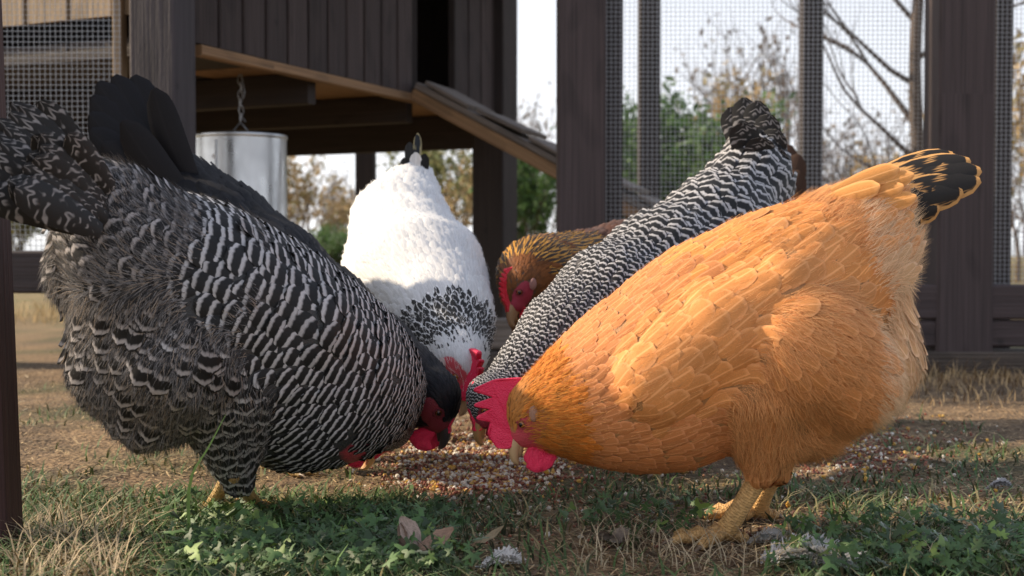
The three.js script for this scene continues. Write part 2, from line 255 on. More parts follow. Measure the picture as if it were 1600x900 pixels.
const solidF = (map, rough, extra = {}) => new THREE.MeshPhysicalMaterial({ map, vertexColors: true, roughness: rough, specularIntensity: 0.6, side: THREE.DoubleSide, ...extra });
const FM = { plain: feather(FT.plain), buff: solidF(FT.buff, 0.7), bars: solidF(FT.bars, 0.6), laced: solidF(FT.laced, 0.7), gold: solidF(FT.gold, 0.5), tailBuff: solidF(FT.tailBuff, 0.55), tailBar: solidF(FT.tailBar, 0.55), black: solidF(FT.plain, 0.55, { specularIntensity: 0.3, sheen: 0.1, sheenColor: rgb(0.10, 0.12, 0.18), sheenRoughness: 0.5 }), down: solidF(null, 0.95) };
const pebble = tex(256, 256, (u, v) => 0.5 + 0.35 * noise3(u * 38, v * 38, 1) + 0.15 * noise3(u * 90, v * 90, 6));
const skinMat = (r, g, b) => new THREE.MeshPhysicalMaterial({ color: rgb(r, g, b), roughness: 0.48, bumpMap: pebble, bumpScale: 0.0012, sheen: 0.25, sheenColor: rgb(0.8, 0.3, 0.35), sheenRoughness: 0.6 });
const scaleMap = tex(128, 128, (u, v) => { const w = u * 6 + (Math.floor(v * 10) % 2) * 0.5, f = Math.abs(w - Math.floor(w) - 0.5), g = Math.abs(v * 10 - Math.floor(v * 10) - 0.5); return 1 - 0.75 * sstep(0.34, 0.5, Math.max(f, g)); });
scaleMap.repeat.set(1, 32);
const legMat = (r, g, b) => std({ color: rgb(r, g, b), roughness: 0.6, bumpMap: scaleMap, bumpScale: 0.0014, map: (() => { const t = tex(64, 64, (u, v) => { const k = 0.80 + 0.2 * noise3(u * 9, v * 9, 3); return [k, k * 0.97, k * 0.92]; }); t.repeat.set(1, 20); return t; })() });
const skinBase = std({ vertexColors: true, roughness: 0.6, bumpMap: pebble, bumpScale: 0.0008 });
const clawMat = std({ color: rgb(0.20, 0.14, 0.09), roughness: 0.5 });

// sizes of feathers by region: length, width, spacing, lift of the tip, metres per bar
const REG = { head: [0.0085, 0.0045, 0.0032, 0.10, 0.004], neck: [0.030, 0.0075, 0.0050, 0.07, 0.0052], breast: [0.025, 0.0190, 0.0092, 0.11, 0.0078], back: [0.032, 0.0225, 0.0112, 0.10, 0.0105], rump: [0.036, 0.0190, 0.0105, 0.15, 0.0125], wing: [0.036, 0.0260, 0.0122, 0.11, 0.0118], thigh: [0.030, 0.0220, 0.0112, 0.14, 0.0120] };
// in rows the spacing within a row matters most
const ROWS = [[0, 0.50], [0.30, 0.86], [0.58, 1.0], [0.80, 0.95], [0.93, 0.70], [1, 0.34]], HACKLE = [[0, 0.6], [0.3, 0.95], [0.6, 1.0], [0.82, 0.72], [1, 0.10]];

function bigFeather(acc, base, tip, nrm, wid, bow, col, sweep = 0) {                // a tail feather: stiff vane with camber, bowed along its length
  const dir = V().subVectors(tip, base), L = dir.length(); dir.normalize(); const n0 = nrm.clone().addScaledVector(dir, -nrm.dot(dir)).normalize(), side = V().crossVectors(n0, dir), rows = 13, cols = 5, start = acc.count;
  for (let r = 0; r < rows; r++) {
    const t = r / (rows - 1), w = wid * (t < 0.72 ? 0.42 + 0.58 * Math.sin(t / 0.72 * Math.PI / 2) : Math.sqrt(Math.max(0.004, 1 - ((t - 0.72) / 0.285) ** 2)));
    const c = base.clone().addScaledVector(dir, L * t).addScaledVector(n0, bow * L * (t - t * t) * 4).addScaledVector(side, sweep * L * t * t);
    for (let k = 0; k < cols; k++) { const x = k / (cols - 1) * 2 - 1, q = c.clone().addScaledVector(side, x * w / 2).addScaledVector(n0, -0.14 * w * x * x + 0.0012 * noise3(t * 9 + base.x * 99, x * 2, wid * 999)); acc.vert(q, n0.clone().addScaledVector(side, 0.45 * x).normalize(), k / (cols - 1), t, col); }
  }
  acc.strip(start, rows, cols);
}

function makeHen(o) {
  const P = [], joints = o.chain.map(([px, py, d, r, reg]) => ({ p: at(px, py, d), r: r * d / FPX, reg }));
  const head = at(...o.head.at), dirOf = ([x, y, z]) => V(x, -y, z).normalize(), f = dirOf(o.head.f), u = dirOf(o.head.u); u.addScaledVector(f, -u.dot(f)).normalize();
  const rt = V().crossVectors(f, u), sc = o.head.scale ?? 1, H = (a, b, c = 0) => head.clone().addScaledVector(f, a * sc).addScaledVector(u, b * sc).addScaledVector(rt, c * sc);
  let v0 = 0;
  const prim = (a, b, ra, rb, k, reg) => { const ba = V().subVectors(b, a), len = ba.length(), vl = len / (REG[reg][4] * (o.rows || 1) * (o.size?.[reg] ?? 1)); P.push({ a, ba, l2: len * len || 1e-9, ra, rb, k, reg, dir: ba.clone().normalize(), v0, vl }); return vl; };
  prim(H(0.017, -0.002), H(-0.012, 0.001), 0.0125 * sc, 0.0190 * sc, 0.01, 'head');
  v0 += prim(H(-0.010, 0), joints[0].p, 0.0185 * sc, joints[0].r, 0.02, 'head');
  for (let i = 0; i + 1 < joints.length; i++) v0 += prim(joints[i].p, joints[i + 1].p, joints[i].r, joints[i + 1].r, 0.035, joints[i].reg);
  const vEnd = v0, [jb, jr] = o.wingAt, B = joints[jb], Rm = joints[jr], ax = V().subVectors(Rm.p, B.p).normalize(), upv = V(0, 1, 0).addScaledVector(ax, -ax.y).normalize(), sd = V().crossVectors(ax, upv);
  if (o.upTilt) upv.addScaledVector(sd, o.upTilt).normalize();
  const wk = o.wing ?? 1;
  for (const s of [-1, 1]) {                                                       // folded wings
    const w = (j, a, up, out, rr) => [j.p.clone().addScaledVector(ax, a * j.r).addScaledVector(upv, up * j.r).addScaledVector(sd, s * out * j.r * (o.wingOut ?? 1)), rr * j.r];
    const q = [w(B, -0.10, 0.10, 0.55, 0.50 * wk), w(B, 0.75, 0.16, 0.58, 0.56 * wk), w(Rm, -0.15, 0.22, 0.62, 0.42 * wk), w(Rm, 0.55, 0.42, 0.50, 0.16 * wk)];
    v0 = 8; for (let i = 0; i < 3; i++) v0 += prim(q[i][0], q[i + 1][0], q[i][1], q[i + 1][1], o.wingCrease ?? 0.010, 'wing');
  }
  for (const L of o.legs) { v0 = vEnd * 0.6; const hip = at(...L.hip.slice(0, 3)), hock = at(...L.hock); prim(hip, hock, L.hip[3] * L.hip[2] / FPX, 0.013, 0.022, 'thigh'); }
  for (const b of o.bulges ?? []) { v0 = vEnd * 0.7; prim(at(...b[0]), at(...b[1]), b[2], b[3], b[4] ?? 0.02, b[5] ?? 'rump'); }
  const sdf = (x, y, z) => {
    let d = 1e9;
    for (let i = 0; i < P.length; i++) {
      const q = P[i], ax_ = x - q.a.x, ay = y - q.a.y, az = z - q.a.z; let t = (ax_ * q.ba.x + ay * q.ba.y + az * q.ba.z) / q.l2; t = t < 0 ? 0 : t > 1 ? 1 : t;
      const bx = ax_ - q.ba.x * t, by = ay - q.ba.y * t, bz = az - q.ba.z * t, e = Math.sqrt(bx * bx + by * by + bz * bz) - q.ra - (q.rb - q.ra) * t; q.d = e; q.t = t;
      const h = q.k - Math.abs(d - e); d = d < e ? d : e; if (h > 0) d -= h * h / q.k * 0.25;
    }
    return d;
  };
  const E = 0.0008, grad = (p, out) => { const a = sdf(p.x + E, p.y - E, p.z - E), b = sdf(p.x - E, p.y - E, p.z + E), c = sdf(p.x - E, p.y + E, p.z - E), e = sdf(p.x + E, p.y + E, p.z + E); return out.set(a - b - c + e, -a - b + c + e, -a + b - c + e).normalize(); };
  const info = { dir: V(), v: 0, n: [0, 0, 0, 0, 0] };
  function flow(p) {                                                               // blended direction, sizes and bar phase of the plumage near p
    sdf(p.x, p.y, p.z); let dm = 1e9, W = 0; for (const q of P) dm = Math.min(dm, q.d);
    info.dir.set(0, 0, 0); info.v = 0; info.n.fill(0);
    for (const q of P) { const w = Math.exp(-(q.d - dm) / 0.006); if (w < 0.003) continue; q.w = w; W += w; info.dir.addScaledVector(q.dir, w); const R = REG[q.reg], z = o.size?.[q.reg] ?? 1; for (let k = 0; k < 5; k++) info.n[k] += R[k] * w * (k === 3 ? 1 : z); info.v += (q.v0 + q.vl * q.t) * w; }
    for (let k = 0; k < 5; k++) info.n[k] /= W; info.n[4] *= o.rows || 1; info.v /= W; info.W = W; return info;
  }
  const pick = (r) => { let best = null, dm = 1e9; for (const q of P) { const e = q.d - r() * 0.006; if (e < dm) { dm = e; best = q; } } return best.reg; };

  const root = thing(o.name, o.label, 'hen', V(B.p.x * 0.4 + Rm.p.x * 0.6, 0, B.p.z * 0.4 + Rm.p.z * 0.6), 'hens feeding on the ground');
  const r = rng(o.seed), faceAt = (p) => { const q = V().subVectors(p, head).divideScalar(sc), a = q.dot(f), b = q.dot(u), c = Math.abs(q.dot(rt)); return (((a - 0.006) / 0.019) ** 2 + ((b + 0.003) / 0.0135) ** 2 < (o.faceGrow ?? 1) && c > 0.004) || (a > 0.0195 && q.lengthSq() < 0.0016); };
  // ---- body: one continuous skin, fine round the head
  const pieces = [];
  function mc(center, size, cell, field) {
    const n = Math.ceil(size / cell) + 6, S = n * cell, m = new MarchingCubes(n, skinBase, false, false, 120000); m.isolation = 0;
    for (let z = 0, i = 0; z < n; z++) for (let y = 0; y < n; y++) for (let x = 0; x < n; x++, i++) m.field[i] = -field(center.x + (x / n * 2 - 1) * S / 2, center.y + (y / n * 2 - 1) * S / 2, center.z + (z / n * 2 - 1) * S / 2);
    m.update(); const c = m.count, p = new Float32Array(c * 3), nn = new Float32Array(c * 3), col = new Float32Array(c * 3), uv = new Float32Array(c * 2), q = V(), g = V();
    for (let i = 0; i < c; i++) {
      q.set(m.positionArray[i * 3], m.positionArray[i * 3 + 1], m.positionArray[i * 3 + 2]).multiplyScalar(S / 2).add(center); q.toArray(p, i * 3); grad(q, g).toArray(nn, i * 3);
      (faceAt(q) ? o.face : o.under).forEach((k, j) => { col[i * 3 + j] = k; }); const l = V().subVectors(q, head); uv[i * 2] = l.dot(f) * 12; uv[i * 2 + 1] = l.dot(u) * 12;
    }
    const geo = new THREE.BufferGeometry(); geo.setAttribute('position', new THREE.BufferAttribute(p, 3)); geo.setAttribute('normal', new THREE.BufferAttribute(nn, 3)); geo.setAttribute('uv', new THREE.BufferAttribute(uv, 2)); geo.setAttribute('color', new THREE.BufferAttribute(col, 3));
    pieces.push(geo); return geo;
  }
  const lo = V(1e9, 1e9, 1e9), hi = V(-1e9, -1e9, -1e9); for (const q of P) for (const [e, rr] of [[q.a, q.ra], [q.a.clone().add(q.ba), q.rb]]) { lo.min(e.clone().subScalar(rr)); hi.max(e.clone().addScalar(rr)); }
  const ext = Math.max(hi.x - lo.x, hi.y - lo.y, hi.z - lo.z), hr = 0.033 * sc;
  mc(lo.clone().add(hi).multiplyScalar(0.5), ext + 0.03, 0.0085, (x, y, z) => Math.max(sdf(x, y, z), hr - Math.hypot(x - head.x, y - head.y, z - head.z)));
  mc(head, 0.084 * sc, 0.0021, (x, y, z) => Math.max(sdf(x, y, z), Math.hypot(x - head.x, y - head.y, z - head.z) - hr - 0.003));
  part('body', local(mergeGeometries(pieces), root), skinBase, root);
  // ---- blue noise of feather roots over the skin
  const tris = []; let area = 0;
  for (const g of pieces) { const p = g.attributes.position.array; for (let i = 0; i < p.length; i += 9) { const a = V(p[i], p[i + 1], p[i + 2]), b = V(p[i + 3], p[i + 4], p[i + 5]), c = V(p[i + 6], p[i + 7], p[i + 8]); area += V().crossVectors(b.clone().sub(a), c.clone().sub(a)).length() / 2; tris.push([area, a, b, c]); } }
  const pickTri = () => { const x = r() * area; let a = 0, b = tris.length - 1; while (a < b) { const m = (a + b) >> 1; tris[m][0] < x ? a = m + 1 : b = m; } const t = tris[a]; let s = r(), w = r(); if (s + w > 1) { s = 1 - s; w = 1 - w; } return t[1].clone().addScaledVector(t[2].clone().sub(t[1]), s).addScaledVector(t[3].clone().sub(t[1]), w); };
  const cells = new Map(), CS = 0.004, cut = V().subVectors(head, V(0, 0, 0)), nrm = V(), accs = {}, key = (x, y, z) => (x * 73856093) ^ (y * 19349663) ^ (z * 83492791);
  const tryPoint = (p, s) => { const n = Math.ceil(s / CS), cx = Math.floor(p.x / CS), cy = Math.floor(p.y / CS), cz = Math.floor(p.z / CS); for (let x = -n; x <= n; x++) for (let y = -n; y <= n; y++) for (let z = -n; z <= n; z++) { const l = cells.get(key(cx + x, cy + y, cz + z)); if (l) for (const q of l) if (q.distanceToSquared(p) < s * s) return false; } const k = key(cx, cy, cz); (cells.get(k) ?? cells.set(k, []).get(k)).push(p); return true; };
  const tries = Math.round(area / 0.00006 * 5 + 9000);
  for (let i = 0; i < tries; i++) {
    let p = i % 5 ? pickTri() : (() => { const t = joints[0].p; const q = head.clone().lerp(t, r() * 1.3); const e = V(r() - 0.5, r() - 0.5, r() - 0.5).normalize().multiplyScalar(0.05); q.add(e); for (let k = 0; k < 4; k++) { const d = sdf(q.x, q.y, q.z); grad(q, nrm); q.addScaledVector(nrm, -d); } return q; })();
    if (faceAt(p) || p.y < 0.01) continue;
    if (o.rows) {                                                               // roots stand in rows, one row to a bar
      for (let k = 0; k < 2; k++) { const F = flow(p), step = (Math.round(F.v) - F.v) * F.n[4], d = F.dir.clone(); grad(p, nrm); d.addScaledVector(nrm, -d.dot(nrm)).normalize(); p.addScaledVector(d, step + (k ? (r() - 0.5) * (o.rowMess ?? 0.0016) : 0)); p.addScaledVector(grad(p, nrm), -sdf(p.x, p.y, p.z)); }
      if (faceAt(p)) continue;
    }
    const I = flow(p); if (!tryPoint(p, I.n[2] * (o.density ?? 1))) continue;
    flow(p); const reg = pick(r), look = o.look(reg, r, p), R = [...I.n], hackle = reg === 'neck' || reg === 'head', rows = hackle ? HACKLE : ROWS, bars = o.rows ? 2.55 + 0.3 * (r() - 0.5) : 0, L = o.rows ? bars * R[4] : R[0] * (0.85 + 0.3 * r()) * (look.len ?? 1), Wd = R[1] * (0.85 + 0.3 * r()) * (look.wid ?? 1), lift = R[3] * (0.5 + r()) * (look.lift ?? 1), jit = (r() - 0.5) * 0.55, yaw = (r() - 0.5) * (look.mess ?? 0.22);
    const acc = accs[look.mat] ??= {}, A = acc[look.part ?? reg] ??= new Acc(), start = A.count, c = p.clone(), side = V(), dir = V(); let last = 0;
    for (let k = 0; k < rows.length; k++) {
      const [t, w] = rows[k]; const F = flow(c); dir.copy(F.dir); grad(c, nrm); dir.addScaledVector(nrm, -dir.dot(nrm)).normalize(); side.crossVectors(nrm, dir); dir.addScaledVector(side, Math.sin(yaw)).normalize(); side.crossVectors(nrm, dir);
      if (k) { c.addScaledVector(dir, (t - last) * L); const d = sdf(c.x, c.y, c.z); grad(c, nrm); c.addScaledVector(nrm, 0.0006 + lift * t * L - d); } last = t;
      const vv = look.mat === 'bars' ? (t - 1) * bars + 0.02 + jit * 0.25 : t, edge = r() * 0.12;
      for (let x = -1; x <= 1; x++) { const q = c.clone().addScaledVector(side, x * w * Wd / 2 * (1 - edge * (k > 2 ? 1 : 0))).addScaledVector(nrm, x ? -0.10 * Wd : 0.02 * Wd); A.vert(q, nrm.clone().addScaledVector(side, x * 0.42).addScaledVector(dir, 0.12).normalize(), (x + 1) / 2, vv, look.col); }
    }
    A.strip(start, rows.length, 3);
  }
  const PN = { head: 'head_plumage', neck: 'neck_hackle', breast: 'breast_plumage', back: 'back_plumage', rump: 'rump_plumage', wing: 'wing_plumage', thigh: 'thigh_plumage' };
  for (const mat in accs) for (const reg in accs[mat]) part(PN[reg] ?? reg, local(accs[mat][reg].geo(), root), FM[mat], root, 'stuff');
  // ---- loose down
  if (o.down) {
    const A = new Acc(), dir = V(), side = V();
    for (let i = 0, n = 0; i < o.down.n * 8 && n < o.down.n; i++) {
      const p = pickTri(); flow(p); const reg = pick(r), look = o.down.look(reg, r, p); if (!look) continue; n++;
      dir.copy(flow(p).dir); grad(p, nrm); dir.addScaledVector(nrm, -dir.dot(nrm)).normalize(); side.crossVectors(nrm, dir).normalize(); dir.addScaledVector(side, (r() - 0.5) * (look.flat ? 0.7 : 1.3)).addScaledVector(nrm, look.flat ? 0.04 + 0.16 * r() : 0.15 + 0.45 * r()).normalize(); side.crossVectors(nrm, dir).normalize();
      const L = look.len * (0.6 + 0.8 * r()), w = look.w ?? 0.0006, start = A.count, c = p.clone().addScaledVector(nrm, 0.001 + 0.004 * r());
      for (let k = 0; k < 4; k++) { const t = k / 3; for (const x of [-1, 1]) A.vert(c.clone().addScaledVector(side, x * w * (1 - 0.85 * t) / 2), nrm.clone().addScaledVector(side, x * 0.5).normalize(), 0.5, 0.5, look.col); dir.addScaledVector(flow(p).dir, 0.20).addScaledVector(side, (r() - 0.5) * 0.35).y -= 0.06; dir.normalize(); c.addScaledVector(dir, L / 3); }
      A.strip(start, 4, 2);
    }
    part('down', local(A.geo(), root), FM.down, root, 'stuff');
  }
  // ---- tail
  for (const t of o.tail) { const A = new Acc(); bigFeather(A, at(...t.base), at(...t.tip), V(...(t.n ?? [0, 0.3, 1])), t.w, t.bow ?? 0.03, t.col ?? [1, 1, 1], t.sweep ?? 0); part('tail_feather', local(A.geo(), root), FM[t.mat], root); }
  // ---- beak, eyes, comb, wattles, ear lobes
  const beakM = std({ color: rgb(...o.beak), roughness: 0.42, bumpMap: pebble, bumpScale: 0.0003 });
  const bk = part('beak', local(mergeGeometries([tube(curve([H(0.012, 0.001), H(0.028, 0.0015), H(0.038, -0.0005), H(0.0455, -0.0050), H(0.0485, -0.0105)], 14), Array.from({ length: 15 }, (_, i) => sc * 0.0104 * Math.pow(1 - i / 14.2, 0.56)), 10, 0.86), tube(curve([H(0.012, -0.003), H(0.027, -0.0042), H(0.036, -0.0062), H(0.0405, -0.0085)], 10), Array.from({ length: 11 }, (_, i) => sc * 0.0078 * Math.pow(1 - i / 10.3, 0.6)), 8, 0.7)]), root), beakM, root);
  for (const s of [-1, 1]) part('nostril', local(new THREE.SphereGeometry(0.0011 * sc, 8, 6).scale(1.4, 0.8, 1).translate(...H(0.024, 0.004, s * 0.0062).toArray()), root), M.inside, bk);
  const snap = (p, off = 0) => { for (let k = 0; k < 4; k++) { const d = sdf(p.x, p.y, p.z); grad(p, nrm); p.addScaledVector(nrm, off - d); } return p; };
  const flesh = skinMat(...o.comb), faceM = skinMat(...o.face);
  for (const s of [-1, 1]) {
    const e = snap(H(0.0055, 0.0035, s * 0.02), -0.0022 * sc), nn = grad(e, V()).clone(), q = new THREE.Quaternion().setFromUnitVectors(Z, nn), place = (g) => local(g.applyQuaternion(q).translate(e.x, e.y, e.z), root);
    const eye = part('eye', place(new THREE.SphereGeometry(0.0046 * sc, 20, 14)), std({ color: rgb(...(o.eye ?? [0.35, 0.13, 0.03])), roughness: 0.12 }), root);
    part('pupil', place(new THREE.SphereGeometry(0.0026 * sc, 16, 10).scale(1, 1, 0.6).translate(0, 0, 0.0034 * sc)), std({ color: rgb(0.006, 0.005, 0.005), roughness: 0.06 }), eye);
    part('eyelid', place(new THREE.TorusGeometry(0.0050 * sc, 0.0011 * sc, 8, 24).scale(1.12, 0.92, 1).translate(0, 0, 0.0020 * sc)), faceM, eye);
    const lobe = snap(H(-0.0125, -0.0085, s * 0.02), 0.0012); part('ear_lobe', local(new THREE.SphereGeometry(0.0062 * sc, 14, 10).scale(0.85, 1.35, 0.6).applyQuaternion(new THREE.Quaternion().setFromUnitVectors(Z, grad(lobe, V()))).translate(lobe.x, lobe.y, lobe.z), root), skinMat(...(o.lobe ?? o.face)), root);
    // wattle: a hanging drop, flat from side to side
    const wl = (o.wattle ?? 0.030) * sc, top = H(0.018, -0.011, s * 0.006), down = V(0, -1, 0).addScaledVector(u, -0.55).normalize(), out = rt.clone().multiplyScalar(s), acr = V().crossVectors(down, out).normalize(), pts = [];
    const g = new THREE.SphereGeometry(1, 24, 16), pp = g.attributes.position;
    for (let i = 0; i < pp.count; i++) { const x = pp.getX(i), y = pp.getY(i), z = pp.getZ(i), t = (1 - y) / 2, w = 0.25 + 0.75 * Math.pow(t, 0.8); const v = top.clone().addScaledVector(down, wl * t).addScaledVector(acr, x * wl * 0.56 * w * (1 + 0.22 * noise3(t * 3.1, s * 2, o.seed)) + wl * 0.10 * noise3(t * 2, 4, o.seed)).addScaledVector(out, z * 0.0032 * sc * (0.6 + t) + 0.004 * t * sc + 0.0022 * noise3(x * 3 + s, t * 4, o.seed)); pp.setXYZ(i, v.x, v.y, v.z); }
    g.computeVertexNormals(); part('wattle', local(g, root), flesh, root);
  }
  { // comb
    const pts = o.combShape ?? (() => { const n = o.combPoints ?? 5, h = o.combH ?? 0.026, a = [[-0.018, 0.010], [-0.027, 0.020]]; for (let i = 0; i < n; i++) { const t = (i + 0.5) / n, bx = lerp(-0.020, 0.026, t), hh = h * (0.62 + 0.38 * Math.sin(Math.PI * (0.15 + 0.75 * t))); a.push([bx - 0.003, 0.013 - 0.012 * t * t + hh]); a.push([lerp(-0.020, 0.026, t + 0.5 / n), 0.013 - 0.013 * t * t + hh * 0.52]); } a.push([0.033, 0.007], [0.030, -0.001], [0.020, -0.002]); return a; })();
    const sh = new THREE.Shape(); const mid = pts.map((p, i) => { const q = pts[(i + 1) % pts.length]; return [(p[0] + q[0]) / 2, (p[1] + q[1]) / 2]; });
    sh.moveTo(pts[0][0], pts[0][1]); for (let i = 1; i < pts.length; i++) { const a = pts[i], b = mid[i], e = mid[i - 1]; sh.lineTo(lerp(e[0], a[0], 0.62), lerp(e[1], a[1], 0.62)); sh.quadraticCurveTo(a[0], a[1], lerp(b[0], a[0], 0.62), lerp(b[1], a[1], 0.62)); } sh.closePath();
    const g = new THREE.ExtrudeGeometry(sh, { depth: 0.0022, bevelEnabled: true, bevelThickness: 0.0018, bevelSize: 0.0015, bevelSegments: 4, curveSegments: 6, steps: 1 }), p = g.attributes.position, uv = g.attributes.uv, flop = o.combFlop ?? 0;
    for (let i = 0; i < p.count; i++) { const a = p.getX(i), b = p.getY(i), thick = 1 + 1.2 * (1 - sstep(0.008, 0.03, b)), c = (p.getZ(i) - 0.0011) * thick * (o.combThick ?? 1) + 0.0025 * noise3(a * 60, b * 60, o.seed) + flop * Math.max(0, b - 0.012) ** 2 / 0.02, q = H(a, b - Math.abs(flop) * Math.max(0, b - 0.015) * 0.25, c); p.setXYZ(i, q.x, q.y, q.z); uv.setXY(i, a * 14, b * 14); }
    g.computeVertexNormals(); part('comb', local(g, root), flesh, root);
  }
  // ---- shanks and feet
  const lm = legMat(...(o.legCol ?? [0.55, 0.36, 0.12]));
  for (const L of o.legs) {
    const lr = o.legR ?? 1, hock = at(...L.hock), ft = L.foot.length === 2 ? ground(...L.foot) : (() => { const q = at(...L.foot); q.y = gh(q.x, q.z); return q; })(), fw = dirOf([L.toe[0], 0, L.toe[1]]), ank = ft.clone().add(V(0, 0.012, 0)), dn = V().subVectors(ank, hock), geos = [], claws = [];
    geos.push(tube([hock.clone().addScaledVector(dn, -0.25), hock, hock.clone().addScaledVector(dn, 0.2), hock.clone().addScaledVector(dn, 0.6), hock.clone().addScaledVector(dn, 0.92), ank.clone().add(V(0, -0.006, 0))], [0.008, 0.0102, 0.0082, 0.0076, 0.0090, 0.006].map((x) => x * lr), 12));
    for (const [ang, len] of [[-0.55, 0.058], [0, 0.068], [0.55, 0.058], [Math.PI * 0.93, 0.026]]) {
      const d = fw.clone().applyAxisAngle(Y, ang), q = (t, y) => ft.clone().addScaledVector(d, len * t).setY(gh(ft.x + d.x * len * t, ft.z + d.z * len * t) + y);
      geos.push(tube([ank.clone().add(V(0, -0.002, 0)), q(0.18, 0.013), q(0.36, 0.0075), q(0.5, 0.0105), q(0.68, 0.006), q(0.8, 0.0085), q(0.93, 0.0055), q(0.98, 0.005)], [0.0072, 0.0064, 0.0054, 0.0060, 0.0048, 0.0053, 0.0042, 0.002].map((x) => x * (0.5 + 0.5 * lr)), 9));
      claws.push(tube([q(0.93, 0.006), q(1.03, 0.0065), q(1.13, 0.0045), q(1.2, 0.0015)], [0.0030, 0.0026, 0.0016, 0.0003], 7));
    }
    const leg = part('leg', local(mergeGeometries(geos), root), lm, root); for (const c of claws) part('claw', local(c, root), clawMat, leg);
  }
  return root;
}
const vary = (c, r, k = 0.12) => { const s = 1 + (r() - 0.5) * 2 * k; return c.map((x) => x * s); };
// ---------------------------------------------------------------- the six hens
const RED = [0.80, 0.020, 0.085], FACE = [0.60, 0.075, 0.10];
makeHen({
  name: 'buff_hen', seed: 21, label: 'golden buff hen in front on the right with its head lowered to the grain',
  head: { at: [826, 652, 1.40], f: [-0.41, 0.91, 0.05], u: [-0.91, -0.41, 0.02], scale: 1.06 },
  chain: [[862, 640, 1.40, 46, 'neck'], [915, 625, 1.41, 76, 'neck'], [965, 612, 1.42, 108, 'breast'], [1035, 588, 1.42, 138, 'breast'], [1130, 530, 1.42, 148, 'back'], [1235, 470, 1.42, 138, 'rump'], [1335, 385, 1.43, 88, 'rump'], [1385, 330, 1.43, 42, 'rump']],
  wingAt: [3, 5], under: [0.42, 0.20, 0.07], face: FACE, comb: RED, beak: [0.52, 0.34, 0.18], lobe: [0.50, 0.26, 0.17], wattle: 0.036,
  combShape: [[-0.020, 0.010], [-0.034, 0.022], [-0.021, 0.047], [-0.002, 0.064], [-0.006, 0.038], [0.012, 0.057], [0.006, 0.036], [0.023, 0.049], [0.019, 0.033], [0.032, 0.031], [0.041, 0.017], [0.037, 0.006], [0.022, 0.000]],
  legs: [{ hip: [1195, 610, 1.365, 92], hock: [1190, 738, 1.385], foot: [1133, 848], toe: [-0.9, 0.35] }, { hip: [1215, 590, 1.48, 80], hock: [1212, 735, 1.50], foot: [1185, 395, 1.53], toe: [-1, 0.1] }],
  bulges: [[[1258, 545, 1.338], [1318, 588, 1.356], 0.068, 0.056, 0.012, 'thigh'], [[1345, 465, 1.42], [1366, 560, 1.42], 0.048, 0.048, 0.012, 'rump'], [[1290, 595, 1.42], [1330, 605, 1.42], 0.055, 0.045, 0.02, 'thigh'], [[1240, 640, 1.39], [1262, 650, 1.40], 0.052, 0.045, 0.02, 'thigh']],
  legR: 1.35, wing: 1.08, wingOut: 1.22, wingCrease: 0.006, legCol: [0.82, 0.50, 0.20], rows: 1.15, rowMess: 0.005, density: 1.0, size: { breast: 1.05, wing: 1.28, back: 1.15, neck: 0.95 },
  look: (reg, r, p) => ({
    head: { mat: 'buff', col: vary([0.62, 0.27, 0.07], r) }, neck: { mat: 'buff', col: vary([0.80, 0.275, 0.045], r, 0.2), len: 1.1 }, breast: { mat: 'buff', col: vary([0.76, 0.325, 0.13], r, 0.12), lift: 0.6, mess: 0.35 },
    back: { mat: 'buff', col: vary([0.90, 0.395, 0.125], r, 0.14), lift: 0.6, mess: 0.35 }, wing: { mat: 'buff', col: vary([0.92, 0.42, 0.15], r, 0.14), lift: 0.6, mess: 0.35 }, rump: { mat: 'buff', col: vary(p.x > 0.375 && p.y < 0.30 ? [0.98, 0.66, 0.40] : [0.88, 0.42, 0.165], r, 0.12), mess: 0.7, lift: 1.2 }, thigh: { mat: 'buff', col: vary([0.86, 0.405, 0.155], r, 0.12), mess: 0.45 },
  }[reg]),
  down: { n: 36000, look: (reg, r, p) => p.y < 0.085 || reg === 'head' ? null : reg === 'rump' || reg === 'thigh' ? { len: 0.016, w: 0.0006, col: vary(p.x > 0.37 ? [0.86, 0.58, 0.34] : [0.76, 0.37, 0.145], r, 0.25) } : reg === 'neck' ? { len: 0.018, w: 0.0006, flat: true, col: vary([0.62, 0.24, 0.045], r, 0.35) } : r() < 0.14 ? { len: 0.012, w: 0.00045, flat: true, col: vary([0.80, 0.40, 0.155], r, 0.25) } : null },
  tail: [[1330, 300, 1482, 229, 0.034, -0.02], [1325, 308, 1508, 236, 0.036, 0.008], [1335, 318, 1526, 250, 0.038, 0.016], [1330, 330, 1526, 266, 0.036, 0.022], [1340, 340, 1500, 286, 0.034, 0.026], [1345, 348, 1466, 316, 0.032, 0.028], [1350, 358, 1440, 338, 0.030, 0.03]].map(([a, b, c, e, w, n], i) => ({ base: [a, b, 1.425 - n * 0.7], tip: [c, e, 1.425 - n], w, mat: 'tailBuff', n: [-0.15, 0.55 - i * 0.12, 1], bow: 0.04, sweep: -0.08 }))
    .concat([[1300, 300, 1405, 262, 0.028], [1310, 312, 1428, 272, 0.026], [1300, 330, 1412, 290, 0.028], [1320, 338, 1432, 306, 0.026], [1310, 352, 1408, 318, 0.028], [1330, 362, 1428, 335, 0.028], [1315, 378, 1415, 350, 0.030], [1280, 318, 1375, 290, 0.028], [1290, 345, 1380, 322, 0.03]].map(([a, b, c, e, w], i) => ({ base: [a, b, 1.39 + 0.004 * (i % 3)], tip: [c, e, 1.382 - 0.003 * (i % 4)], w: w * 0.8, mat: 'buff', col: [0.95, 0.48, 0.17], n: [0.1 * ((i % 3) - 1), 0.3, 1], bow: 0.05 }))),
});
